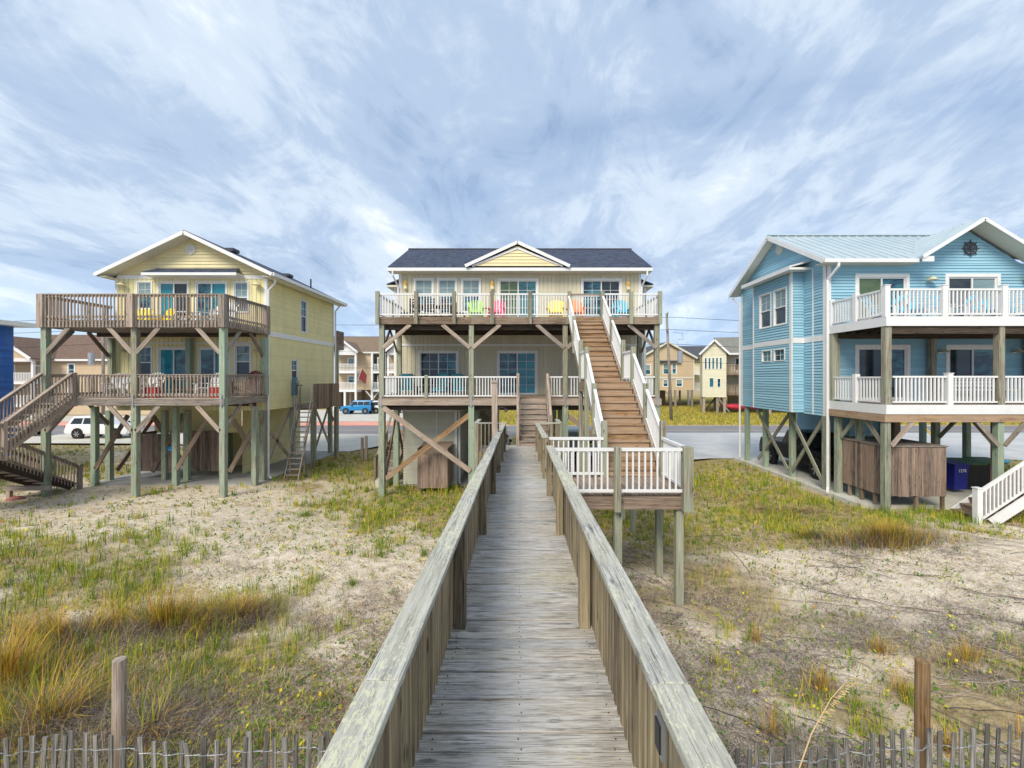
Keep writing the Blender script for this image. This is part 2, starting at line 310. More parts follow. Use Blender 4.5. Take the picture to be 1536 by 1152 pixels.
def thing(name, label, cat, loc=(0, 0, 0), group=None):
    o = bpy.data.objects.new(name, None); COL.objects.link(o); o.location = loc; o.empty_display_size = .2
    o['_org'] = tuple(loc); o['label'] = label; o['category'] = cat
    if group: o['group'] = group
    return o
def tag(o, label, cat, group=None):
    o['label'] = label; o['category'] = cat
    if group: o['group'] = group
    return o
def struct(o): o['kind'] = 'structure'; return o
def stuff(o, label, cat): o['kind'] = 'stuff'; o['label'] = label; o['category'] = cat; return o
def copy_tree(o, parent=None):
    c = o.copy(); COL.objects.link(c)
    if parent is not None: c.parent = parent
    for ch in list(o.children): copy_tree(ch, c)
    return c
def place(o, loc, rz=0, label=None, sc=1):
    o.location = loc; o.rotation_euler = (0, 0, rz); o.scale = (sc, sc, sc)
    if label: o['label'] = label
    return o

# ---------------------------------------------------------------- frames for facades
class Fr:
    def __init__(s, O, U, N): s.O = Vector(O); s.U = Vector(U); s.N = Vector(N)
    def p(s, u, v, d=0): return s.O+s.U*u+Vector((0, 0, v))+s.N*d
    def box(s, mb, u0, u1, v0, v1, d0, d1, rv=None):
        mb.obox(s.p((u0+u1)/2, (v0+v1)/2, (d0+d1)/2), s.U*(u1-u0)/2, s.N*(d1-d0)/2, Vector((0, 0, 1))*(v1-v0)/2, rv)
def front(y): return Fr((0, y, 0), (1, 0, 0), (0, -1, 0))
def back(y): return Fr((0, y, 0), (1, 0, 0), (0, 1, 0))
def side(x, s): return Fr((x, 0, 0), (0, 1, 0), (s, 0, 0))

def intervals(u0, u1, ops, v):
    segs = [(u0, u1)]
    for (a, b, c, d) in ops:
        if c < v < d:
            ns = []
            for (p, q) in segs:
                if b <= p or a >= q: ns.append((p, q)); continue
                if a > p: ns.append((p, a))
                if b < q: ns.append((b, q))
            segs = ns
    return segs
def lap(mb, fr, u0, u1, v0, v1, ops=(), pitch=.115, d=.03, clip=None):
    cuts = set([v0, v1]); r = v0
    while r < v1: cuts.add(r); r += pitch
    for o in ops: cuts |= {x for x in (o[2], o[3]) if v0 < x < v1}
    cuts = sorted(cuts)
    rvs = {}
    for a, b in zip(cuts, cuts[1:]):
        if b-a < 1e-5: continue
        k = math.floor((a-v0)/pitch+1e-6); r0 = v0+k*pitch; rv = rvs.setdefault(k, random.random())
        da = d*(1-(a-r0)/pitch)+.002; db = d*(1-(b-r0)/pitch)+.002
        for (p, q) in intervals(u0, u1, ops, (a+b)/2):
            pa, qa, pb, qb = p, q, p, q
            if clip:
                ca, cb = clip(a), clip(b); pa, qa = max(p, ca[0]), min(q, ca[1]); pb, qb = max(p, cb[0]), min(q, cb[1])
                if pa >= qa: continue
                if pb > qb: pb = qb = (pb+qb)/2
            vs_ = [fr.p(pa, a, da), fr.p(qa, a, da), fr.p(qb, b, db), fr.p(pb, b, db)]; fs = [(0, 1, 2, 3)]
            if abs(a-r0) < 1e-5: vs_ += [fr.p(pa, a, 0), fr.p(qa, a, 0)]; fs.append((4, 5, 1, 0))
            mb.add(vs_, fs, None, rv)
def boards(mb, fr, u0, u1, v0, v1, ops=(), pitch=.2, d=.022, gap=.03):
    u = u0
    while u < u1-.01:
        b = min(u+pitch, u1); c = (u+b)/2; rv = random.random()
        # split by openings along v
        cols = sorted(set([u, b]+[x for o in ops for x in (o[0], o[1]) if u < x < b]))
        for p, q in zip(cols, cols[1:]):
            segs = [(v0, v1)]
            for (oa, ob, oc, od) in ops:
                if oa < (p+q)/2 < ob:
                    ns = []
                    for (s0, s1) in segs:
                        if od <= s0 or oc >= s1: ns.append((s0, s1)); continue
                        if oc > s0: ns.append((s0, oc))
                        if od < s1: ns.append((od, s1))
                    segs = ns
            for (s0, s1) in segs:
                g = gap if q >= b-1e-6 else 0
                mb.add([fr.p(p, s0, 0), fr.p(q, s0, 0), fr.p(q, s1, 0), fr.p(p, s1, 0)], [(0, 1, 2, 3)], None, rv)
                if q-g > p: fr.box(mb, p, q-g, s0, s1, .001, d, rv)
        u = b

def window(par, fr, u0, u1, v0, v1, kind='dh', glasses=('glass', 'glass_dark'), trim=.07, grid=True, depth=.05):
    """outer rect incl. trim; frame mesh is the part, panes are sub-parts"""
    f = MB(); t = trim
    fr.box(f, u0, u1, v1-t, v1, -.06, depth); fr.box(f, u0-.0, u1, v0, v0+t*.7, -.06, depth)
    fr.box(f, u0, u0+t, v0+t*.7, v1-t, -.06, depth-.003); fr.box(f, u1-t, u1, v0+t*.7, v1-t, -.06, depth-.003)
    a, b, c, d = u0+t, u1-t, v0+t*.7, v1-t; s = .04; panes = []
    if kind == 'dh':
        m = (c+d)/2
        panes = [(a+s, b-s, m+s*.6, d-s, -.028, glasses[0]), (a+s, b-s, c+s, m-s*.6, -.045, glasses[1])]
        fr.box(f, a, b, m-s*.6, m+s*.6, -.05, .012)
        fr.box(f, a, a+s, c, d, -.05, .005); fr.box(f, b-s, b, c, d, -.05, .005); fr.box(f, a+s, b-s, d-s, d, -.05, .005); fr.box(f, a+s, b-s, c, c+s, -.05, .005)
    elif kind == 'slider':
        m = (a+b)/2; s = .055
        panes = [(a+s, m-s*.5, c+s, d-s, -.028, glasses[0]), (m+s*.5, b-s, c+s, d-s, -.04, glasses[1])]
        fr.box(f, m-s*.5, m+s*.5, c, d, -.05, .012)
        fr.box(f, a, a+s, c, d, -.05, .005); fr.box(f, b-s, b, c, d, -.05, .005); fr.box(f, a+s, m-s*.5, d-s, d, -.05, .004); fr.box(f, a+s, m-s*.5, c, c+s, -.05, .004)
        fr.box(f, m+s*.5, b-s, d-s, d, -.05, .004); fr.box(f, m+s*.5, b-s, c, c+s, -.05, .004)
    else: panes = [(a, b, c, d, -.03, glasses[0])]
    for i, (pa, pb, pc, pd, dep, g) in enumerate(panes):
        if grid == True or (grid == 'top' and i == 0):
            um = (pa+pb)/2; rows = max(1, round((pd-pc)/.42))-1 if kind == 'slider' else 1
            fr.box(f, um-.008, um+.008, pc, pd, dep+.003, dep+.012)
            for k in range(rows): vv = pc+(pd-pc)*(k+1)/(rows+1); fr.box(f, pa, pb, vv-.008, vv+.008, dep+.004, dep+.013)
    nm = 'sliding_door' if kind == 'slider' else 'window'
    o = f.build(nm, 'trim', par)
    for (pa, pb, pc, pd, dep, g) in panes:
        q = MB(); fr.box(q, pa-.01, pb+.01, pc-.01, pd+.01, dep-.012, dep)
        q.build('pane', g, o)
    return o
def op(u0, u1, v0, v1, t=.04): return (u0+t, u1-t, v0+t, v1-t)

def white_rail(par, p, q, h=.92, name='railing', mat='white', gap=.115, wood_top=None, low=.09, bw=.034):
    p = Vector(p); q = Vector(q); d = q-p; L_ = math.hypot(d.x, d.y); m = MB(); z = Vector((0, 0, 1))
    m.beam(p+z*(h-.03), q+z*(h-.03), .075, .06); m.beam(p+z*low, q+z*low, .055, .05)
    n = max(2, round(L_/gap))
    for i in range(1, n):
        c = p+d*(i/n); sl = abs(d.z/L_)*.02 if L_ else 0
        m.box(c.x-bw/2, c.x+bw/2, c.y-bw/2, c.y+bw/2, c.z+low+.02, c.z+h-.06+sl)
    return m.build(name, mat, par)
def wood_rail(par, p, q, h=.95, drop=.22, out=(0, -1, 0), mat='wood_grey', capmat=None, gap=.138, bw=.036, cap=(.13, .04)):
    p = Vector(p); q = Vector(q); d = q-p; L_ = math.hypot(d.x, d.y); m = MB(); z = Vector((0, 0, 1)); o = Vector(out)*.03
    m.beam(p+z*(h-.02), q+z*(h-.02), *cap); m.beam(p+z*(h-.085), q+z*(h-.085), .038, .08); m.beam(p+z*.12, q+z*.12, .038, .085)
    n = max(2, round(L_/gap))
    for i in range(n+1):
        c = p+d*((i+.0)/n)+o*1.35; m.box(c.x-bw/2, c.x+bw/2, c.y-bw/2, c.y+bw/2, c.z-drop, c.z+h-.045)
    return m.build('railing', mat, par)
def post(par, x, y, z0, z1, w=.19, mat='wood_pile', name='piling', group=None):
    m = MB(); m.box(x-w/2, x+w/2, y-w/2, y+w/2, z0, z1); return m.build(name, mat, par, bevel=.008)
def brace(par, p, q, mat='wood_grey', w=.045, h=.19, up=None):
    m = MB(); p = Vector(p); q = Vector(q); d = q-p
    hor = Vector((d.x, d.y, 0)); nrm = hor.cross(Vector((0, 0, 1))).normalized() if hor.length > 1e-4 else Vector((0, 1, 0))
    sd_ = nrm; u2 = d.cross(sd_).normalized()
    m.obox((p+q)/2, sd_*w/2, u2*h/2, d/2); return m.build('brace', mat, par)
def wall_lamp(par, fr, u, v, kind='flood'):
    m = MB()
    if kind == 'flood':
        fr.box(m, u-.06, u+.06, v-.05, v+.07, .0, .05); m.tube([fr.p(u, v+.03, .05), fr.p(u, v+.16, .10), fr.p(u, v+.14, .2), fr.p(u, v+.05, .22)], .014)
        m.cyl(fr.p(u, v+.08, .22), fr.p(u, v-.02, .22), .06, .2, 14); return m.build('wall_lamp', 'cream_lamp', par)
    fr.box(m, u-.08, u+.08, v-.24, v+.2, .02, .06); fr.box(m, u-.07, u+.07, v-.18, v-.04, .06, .2)
    o = m.build('wall_lamp', 'cream_lamp', par); l = MB(); l.cyl(fr.p(u, v-.03, .13), fr.p(u, v+.12, .13), .055, .08, 8); l.cyl(fr.p(u, v+.12, .13), fr.p(u, v+.24, .13), .09, .02, 8); l.build('lantern', 'brass', o); return o
def downspout(par, pts, r=.045, mat='white'):
    m = MB(); m.tube(pts, r, 8); return m.build('downspout', mat, par)
def treads(par, p, q, width, wdir, n, mat='wood_tread', th=.04, risers=True, stringer=True, smat=None, name='tread', drop=0):
    """p = foot (top of lower surface), q = top surface edge; n risers; each tread its own part"""
    p = Vector(p); q = Vector(q); w = Vector(wdir)*width/2; run = Vector((q.x-p.x, q.y-p.y, 0)); rise = (q.z-p.z)/n; step = run/(n-1) if n > 1 else run; sdir = step.normalized()
    for i in range(n):
        z = p.z+rise*(i+1); m = MB()
        if i < n-1:
            c = p+step*(i+.5); c.z = z-th/2
            m.obox(c-sdir*.02, w, sdir*(step.length/2+.018), Vector((0, 0, th/2)))
        if risers:
            c = p+step*i; c.z = z-th-(rise-th)/2; m.obox(c+sdir*.012, w*.985, sdir*.012, Vector((0, 0, (rise-th)/2)))
        if m.v: m.build(name, mat, par)
    if stringer:
        for sg in (-1, 1):
            m = MB(); a = p+w*sg*1.03; b = q+w*sg*1.03; a.z -= .02; b.z -= rise+.0
            m.prism([(a.x, a.y, a.z+rise+.02), (b.x, b.y, b.z+rise+.02), (b.x, b.y, b.z-.16), (a.x+sdir.x*.25, a.y+sdir.y*.25, a.z)], Vector(wdir)*.04*sg); m.build('stringer', smat or mat, par)
# ---------------------------------------------------------------- terrain
def sst(a, b, x): t = np.clip((x-a)/(b-a), 0, 1); return t*t*(3-2*t)
def vn(x, y, sc, seed):
    """smooth value noise on numpy arrays, 0..1"""
    x = np.asarray(x, float)*sc+seed*17.3; y = np.asarray(y, float)*sc+seed*5.7
    xi = np.floor(x); yi = np.floor(y); fx = x-xi; fy = y-yi; fx = fx*fx*(3-2*fx); fy = fy*fy*(3-2*fy)
    def hsh(a, b): t = np.sin(a*127.1+b*311.7+seed*74.7)*43758.5453; return t-np.floor(t)
    return (hsh(xi, yi)*(1-fx)+hsh(xi+1, yi)*fx)*(1-fy)+(hsh(xi, yi+1)*(1-fx)+hsh(xi+1, yi+1)*fx)*fy
def fbm(x, y, sc, seed, o=4):
    r = 0; a = .5; t = 0
    for k in range(o): r = r+a*vn(x, y, sc*2**k, seed+k*3); t += a; a *= .55
    return r/t
def H(x, y):
    x = np.asarray(x, float); y = np.asarray(y, float)
    h = .28*sst(17, 11, y)+.28*sst(10, 4, y)+.26*sst(7.5, 11.5, x)*sst(30, 25, y)+.17*sst(7, 11, -x)*sst(34, 28, y)
    near = sst(22, 14, y); und = sst(38, 20, y)
    bld = 1-sst(16.5, 18, y)*sst(31, 29, y)*np.where(np.abs(x) < 6.5, 1, np.where((x > 11.5) | (x < -10.8), 1, 0))
    h = h+near*(.30*(fbm(x, y, .16, 3)-.5))+und*bld*(.13*(fbm(x, y, .5, 9)-.5)+.10*(fbm(x, y, 1.7, 5)-.5)+.05*near*np.abs(fbm(x, y, 3.1, 15, 2)-.5))
    h = h-.25*sst(0, -8, y)
    return h
def vegf(x, y):
    """plant cover 0..1"""
    x = np.asarray(x, float); y = np.asarray(y, float)
    n = fbm(x, y, .22, 21, 4); n2 = fbm(x, y, .9, 31, 3)
    v = .22+1.0*(n-.38)+1.1*(n2-.5)
    v = v+.25*sst(9.5, 7, y)*(x < 0)-.05*sst(9.5, 6.5, y)*(x > 0)
    v = v+.42*np.exp(-((x+3.5)/3.8)**2-((y-17.5)/4.5)**2)+.50*sst(2, 4, x)*sst(11.5, 15, y)*sst(12.5, 10.5, x)+.25*sst(17, 24, y)
    v = v-.45*np.exp(-((x+9.5)/7)**2-((y-14.3)/3.2)**2)-.15*np.exp(-((x+5)/3)**2-((y-11.5)/2)**2)-.5*np.exp(-((x-9)/4.5)**2-((y-9.6)/1.9)**2)-.55*np.exp(-((x+2.6)/1.9)**2-((y-9.5)/3)**2)-.5*np.exp(-((x-13)/5)**2-((y-10.2)/1.6)**2)-.35*np.exp(-((x+11)/5)**2-((y-18)/2.5)**2)
    return np.clip(v, 0, 1)
def build_ground():
    ys = np.concatenate([np.arange(-40, 0, 2.0), np.arange(0, 3.5, .25), np.arange(3.5, 20, .12), np.arange(20, 48, .5), np.arange(48, 130, 6), np.geomspace(130, 4000, 14)])
    xp = np.concatenate([np.arange(0, 22, .16), np.arange(22, 60, 1.2), np.geomspace(60, 4000, 16)]); xs = np.concatenate([-xp[:0:-1], xp])
    X, Y = np.meshgrid(xs, ys); Z = H(X, Y); V = vegf(X, Y)
    lawn = sst(46.0, 47.5, Y+0*X)*sst(140, 100, Y)+0*X
    strip = sst(20, 26, Y)*sst(38, 34, Y)*.55*(np.abs(X) < 13)
    strip = np.maximum(strip, .65*sst(1.5, 4, X)*sst(12, 15, Y)*sst(13, 11, X)*(fbm(X, Y, .4, 41) > .42)*(Y < 37))
    strip = np.maximum(strip, .6*np.exp(-((X+4.5)/4.5)**2-((Y-20)/5)**2))
    lawn = np.clip(np.maximum(lawn, strip), 0, 1)
    nx, ny = len(xs), len(ys)
    me = bpy.data.meshes.new('sandy_ground'); v = np.stack([X, Y, Z], -1).reshape(-1, 3)
    idx = np.arange(nx*ny).reshape(ny, nx); f = np.stack([idx[:-1, :-1], idx[:-1, 1:], idx[1:, 1:], idx[1:, :-1]], -1).reshape(-1, 4)
    me.vertices.add(len(v)); me.vertices.foreach_set('co', v.ravel()); me.loops.add(f.size); me.loops.foreach_set('vertex_index', f.ravel().astype(np.int32))
    me.polygons.add(len(f)); me.polygons.foreach_set('loop_start', np.arange(0, f.size, 4, dtype=np.int32)); me.polygons.foreach_set('use_smooth', np.ones(len(f), bool))
    for nm, arr in (('veg', V), ('lawn', lawn)):
        a = me.attributes.new(nm, 'FLOAT', 'POINT'); a.data.foreach_set('value', arr.ravel().astype(np.float32))
    me.materials.append(MATS['ground']); me.update(); me.validate()
    struct(bpy.data.objects.new('sandy_ground', me)); o = bpy.data.objects['sandy_ground']; COL.objects.link(o)
build_ground()
def sheet(name, pts, z, mat):
    m = MB(); m.add([(x, y, z) for x, y in pts], [tuple(range(len(pts)))]); return struct(m.build(name, mat))
sheet('road', [(-400, 37.4), (400, 37.4), (400, 45.2), (-400, 45.2)], .03, 'asphalt')
m = MB(); 
for i in range(-30, 30): pass
m.box(-400, 400, 41.22, 41.30, .03, .036); m.box(-400, 400, 41.40, 41.48, .03, .036)
MATS['road_paint'] = plain('road_paint', (.42, .36, .22), .8, .2); m.v and struct(m.build('road_marking', 'road_paint'))
sheet('red_path', [(-400, 45.4), (-11, 45.4), (-12.2, 49.6), (-400, 49.6)], .035, 'redpath')
sheet('parking_apron', [(-400, 49.8), (-10.5, 49.8), (-9, 63), (-17, 69), (-400, 69)], .03, 'concrete')
def ragged(x0, x1, y0, y1, amp=.5, n=26, seed=1):
    rr = random.Random(seed); P = [(x0+(x1-x0)*i/n, y0+rr.uniform(-amp, amp)) for i in range(n+1)]
    P += [(x1+rr.uniform(-amp, amp), y0+(y1-y0)*i/6) for i in range(1, 7)]; P += [(x1-(x1-x0)*i/n, y1) for i in range(1, n+1)]; P += [(x0+rr.uniform(-amp, amp), y1-(y1-y0)*i/6) for i in range(1, 6)]
    return P
sheet('gravel_drive', ragged(9.2, 46, 25.2, 37.35, .35), .29, 'gravel')
sheet('gravel_apron', [(9.6, 30), (60, 30), (60, 37.36), (9.6, 37.36)], .06, 'gravel')
sheet('sandy_drive', [(-60, 32.5), (-24, 31.8), (-19, 28.6), (-10.6, 28.4), (-8.5, 33), (-7.6, 37.36), (-60, 37.36)], .20, 'sandroad')

# ---------------------------------------------------------------- boardwalk
def wz(y):
    return EYE-(2.06+.0205*y) if y < 11 else EYE-(2.06+.0205*11)-min((y-11)*.045, .14)
def build_walk():
    T = thing('boardwalk', 'long weathered grey plank boardwalk with lichen spotted handrails leading to the middle house', 'boardwalk', (.02, 6, float(H(0, 6))))
    cx = .02
    m = MB(); y = -5.0; rr = random.Random(3)
    while y < 16.25:
        w = .135; ex = rr.uniform(-.006, .006)
        xl, xr = (-.63, .63) if y < 15.0 else (-1.46, 1.34)
        if 8.7 < y < 10.4: xr = .66
        z0, z1 = wz(y), wz(y+w); dz = rr.uniform(-.004, .004); tl = rr.uniform(-.003, .003)
        nb = 1
        c = Vector((cx+(xl+xr)/2+ex, y+w/2, (z0+z1)/2-.019+dz))
        m.obox(c, Vector(((xr-xl)/2, 0, tl)), Vector((0, w/2, (z1-z0)/2)), Vector((0, 0, .019)))
        y += .1455
    m.build('deck', 'wood_walk', T, bevel=.006)
    m = MB()
    for sx in (-.45, 0, .45): m.beam((cx+sx, -5, wz(-5)-.15), (cx+sx, 11, wz(11)-.15), .04, .2); m.beam((cx+sx, 11, wz(11)-.15), (cx+sx, 16.2, wz(15.2)-.15), .04, .2)
    m.build('joist', 'wood_grey', T)
    # nails are drawn as tiny dark heads on the boards
    m = MB(); y = -.0
    while y < 12:
        for sx in (-.53, -.02, .53):
            for dy in (.035, .105):
                xx = cx+sx+rr.uniform(-.012, .012); zz = wz(y+dy)+.0032; m.cyl((xx, y+dy, zz-.004), (xx, y+dy, zz), .0042, n=6)
        y += .1455
    m.build('nail_heads', 'iron', T)['kind'] = 'stuff'
    CAP = .95
    def cap(a, b, nm='handrail'):
        m = MB(); m.beam((a[0], a[1], a[2]+CAP-.019), (b[0], b[1], b[2]+CAP-.019), .142, .038); return m.build(nm, 'wood_cap', T, bevel=.006)
    def side_(sx, ya, yb, brk):
        xs_ = cx+sx*.545
        pts = sorted([ya]+[q for q in brk if ya < q < yb]+[yb])
        for a, b in zip(pts, pts[1:]): cap((xs_+rr.uniform(-.004, .004), a+.002, wz(a)), (xs_, b-.002, wz(b)))
        m = MB(); y = ya+.03
        while y < yb:
            xo = cx+sx*.617; j = rr.uniform(-.006, .006); w = .034
            m.obox(Vector((xo+j*.5, y, (wz(y)-.17+wz(y)+CAP-.04)/2)), Vector((.019, 0, 0)), Vector((0, .025, 0)), Vector((j*.6, j*.8, (CAP-.04+.17)/2)))
            y += .098
        # rail boards under the cap, and the band joist
        a, b = ya, min(yb, 11); m.beam((cx+sx*.585, a, wz(a)+CAP-.09), (cx+sx*.585, b, wz(b)+CAP-.09), .036, .09); m.beam((cx+sx*.61, a, wz(a)-.14), (cx+sx*.61, b, wz(b)-.14), .038, .19)
        if yb > 11: m.beam((cx+sx*.585, 11, wz(11)+CAP-.09), (cx+sx*.585, yb, wz(yb)+CAP-.09), .036, .09)
        m.build('balusters', 'wood_rail', T)
    side_(-1, -5, 15.0, (1.72, 4.9, 8.1, 11.0)); side_(1, -5, 8.66, (1.70, 5.2)); side_(1, 10.25, 15.0, (12.4,))
    for y in (-3.4, -.95, 1.49, 3.93, 6.37, 8.81, 11.0, 12.9, 14.95):
        for sx in (-1, 1):
            if sx == 1 and y == 8.81: y = 8.62
            x = cx+sx*.535; g = float(H(x, y)); m = MB(); m.box(x-.045, x+.045, y-.065, y+.065, g-.1, wz(y)+CAP-.04); m.build('post', 'wood_rail', T, bevel=.005)
    x, y = cx+.535, 10.3; m = MB(); m.box(x-.045, x+.045, y-.05, y+.05, float(H(x, y)), wz(y)+CAP-.04); m.build('post', 'wood_rail', T)
    # cross rails at the landing by the steps
    z = wz(15.2)
    for (xa, xb) in ((-.60, -1.45), (.64, 1.32)):
        m = MB(); m.beam((xa, 15.06, z+CAP-.02), (xb, 15.06, z+CAP-.02), .14, .038); m.build('handrail', 'wood_cap', T)
        m = MB(); n = 6
        for i in range(n+1): x = xa+(xb-xa)*(i+.3)/(n+.6); m.box(x-.018, x+.018, 14.99, 15.03, z-.18, z+CAP-.04)
        m.beam((xa, 15.05, z-.14), (xb, 15.05, z-.14), .04, .19); m.build('balusters', 'wood_rail', T)
        m = MB(); m.box(xb-.07, xb+.07, 15.0, 15.14, float(H(xb, 15)), z+CAP-.03); m.build('post', 'wood_pilegrey', T)
        m = MB(); m.beam((xb, 15.0, z+CAP-.018), (xb, 16.3, z+CAP-.018), .14, .038); m.build('handrail', 'wood_cap', T)
        m = MB()
        for i in range(11): y = 15.15+i*.11; m.box(xb-.02, xb+.02, y-.018, y+.018, z-.18, z+CAP-.04)
        m.build('balusters', 'wood_rail', T)
        for yy in (16.25,): m = MB(); m.box(xb-.05, xb+.05, yy-.05, yy+.05, 0, z+CAP-.03); m.build('post', 'wood_pilegrey', T)
    # tall rinse post with its bent pipe
    m = MB(); m.box(-.70, -.56, 11.25, 11.39, float(H(-.63, 11.3))-.1, EYE-.06); o = m.build('rinse_post', 'wood_grey', T, bevel=.006)
    m = MB(); m.box(-.715, -.545, 11.235, 11.405, EYE-.13, EYE-.09); m.build('cleat', 'wood_grey', o)
    m = MB(); m.tube([(-.53, 11.3, 3.2), (-.53, 11.3, 4.0), (-.515, 11.3, 4.05), (-.47, 11.3, 4.08), (-.40, 11.3, 4.06), (-.36, 11.3, 4.0)], .012); m.cyl((-.36, 11.3, 4.02), (-.33, 11.3, 3.96), .03, .05); m.build('rinse_pipe', 'iron', o)
    # small black solar step lamp below the right cap
    y = 1.62; m = MB(); z = wz(y)+CAP-.20; m.box(cx+.475, cx+.49, y-.035, y+.04, z, z+.13); o = m.build('solar_lamp', 'metal', T); m = MB(); m.box(cx+.470, cx+.4745, y-.025, y+.03, z+.015, z+.115); m.build('lamp_panel', 'black', o)
    # paving strip of wetter, sandier boards where the ramp levels out is part of the deck surface
build_walk()

# ---------------------------------------------------------------- white railed outside staircase
XS0, XS1 = 1.98, 3.30
def build_stair():
    T = thing('outdoor_staircase', 'tall brown plank staircase with white railings climbing to the top deck of the middle house', 'staircase', (2.6, 10.5, float(H(2.6, 10.5))))
    zl = EYE-2.30; zm = EYE-.10; zt = EYE+2.46; xc = (XS0+XS1)/2; wd = XS1-XS0-.10
    # lower landing
    m = MB(); x = .66
    while x < 3.36: m.box(x, x+.135, 8.98, 10.55, zl-.035, zl); x += .142
    m.build('landing_deck', 'wood_landing', T, bevel=.003)
    m = MB(); m.box(.66, 3.40, 8.92, 8.962, zl-.29, zl-.038); m.build('rim_joist', 'wood_landing', T); m = MB(); m.box(3.36, 3.40, 8.965, 10.5, zl-.29, zl-.038); m.box(.7, 3.36, 10.5, 10.54, zl-.29, zl-.038)
    for y in (9.4, 9.8, 10.2): m.box(.7, 3.355, y, y+.04, zl-.26, zl-.04)
    m.build('joist', 'wood_brown', T)
    def p4(x, y, z0, z1, w=.14, mat='wood_pilegrey'): return post(T, x, y, z0, z1, w, mat, 'post')
    p4(1.90, 8.85, zl-.31, zl+.96, .13); p4(3.27, 8.87, zl-.31, zl+.96, .19)
    for x, y in ((1.95, 9.05), (3.17, 9.05), (3.17, 10.35), (2.2, 10.35), (1.0, 10.35)): g = float(H(x, y)); p4(x, y, g-.2, zl-.29, .15, 'wood_pilegrey')
    white_rail(T, (.66, 8.88, zl), (1.83, 8.88, zl), .93); white_rail(T, (1.97, 8.88, zl), (3.17, 8.88, zl), .93)
    white_rail(T, (3.30, 8.97, zl), (3.30, 10.5, zl), .93); white_rail(T, (.66, 10.5, zl), (1.93, 10.5, zl), .93)
    # flights
    treads(T, (xc, 10.62, zl), (xc, 13.35, zm), wd, (1, 0, 0), 12, smat='wood_grey')
    m = MB(); y = 13.33
    while y < 14.62: m.box(XS0-.02, XS1+.02, y, y+.135, zm-.04, zm); y += .142
    m.build('landing_deck', 'wood_tread', T)
    m = MB(); m.box(XS0-.09, XS1+.09, 13.36, 13.40, zm-.31, zm-.045); m.box(XS0-.09, XS1+.09, 14.55, 14.59, zm-.31, zm-.045); m.box(XS0-.09, XS0-.05, 13.41, 14.54, zm-.31, zm-.045); m.box(XS1+.05, XS1+.09, 13.41, 14.54, zm-.31, zm-.045); m.build('rim_joist', 'wood_brown', T)
    treads(T, (xc, 14.66, zm), (xc, 18.24, zt-.0), wd, (1, 0, 0), 14, smat='wood_grey')
    m = MB(); m.box(XS0, XS1, 18.2, 18.24, zt-.29, zt-.05); m.build('riser_board', 'wood_tread', T)
    def zf(y):
        if y < 13.35: return zl+.18+(zm-zl-.18)*max(0, (y-10.62))/2.73
        if y < 14.66: return zm
        return zm+.18+(zt-zm-.18)*(y-14.66)/3.58
    for x in (XS0-.0, XS1+.0):
        sx = -1 if x < 2.5 else 1; xx = x+sx*.02
        for y in (10.55, 11.95, 13.32, 14.6, 16.4):
            zz = zf(y); top = {10.55: zl+1.30, 13.32: zm+1.02, 14.6: zm+1.32}.get(y, zz+1.0); bot = zz-.35 if y in (11.95, 16.4) else (zl-.25 if y == 10.55 else float(H(x, y))-.1)
            p4(xx, y, bot, top, .13)
        xr = xx-sx*.0
        def r(ya, yb, h=.90): white_rail(T, (xr, ya, zf(ya)), (xr, yb, zf(yb)), h, low=.12)
        r(10.63, 11.88); r(12.02, 13.24); white_rail(T, (xr, 13.40, zm), (xr, 14.53, zm), .93); r(14.68, 16.32); r(16.48, 18.12)
    # diagonal ties between the support posts
    brace(T, (XS0-.03, 13.4, 1.0), (XS0-.03, 14.55, zm-.4), 'wood_grey'); brace(T, (XS0-.0, 14.62, .9), (XS1, 14.62, 3.2), 'wood_grey')
build_stair()

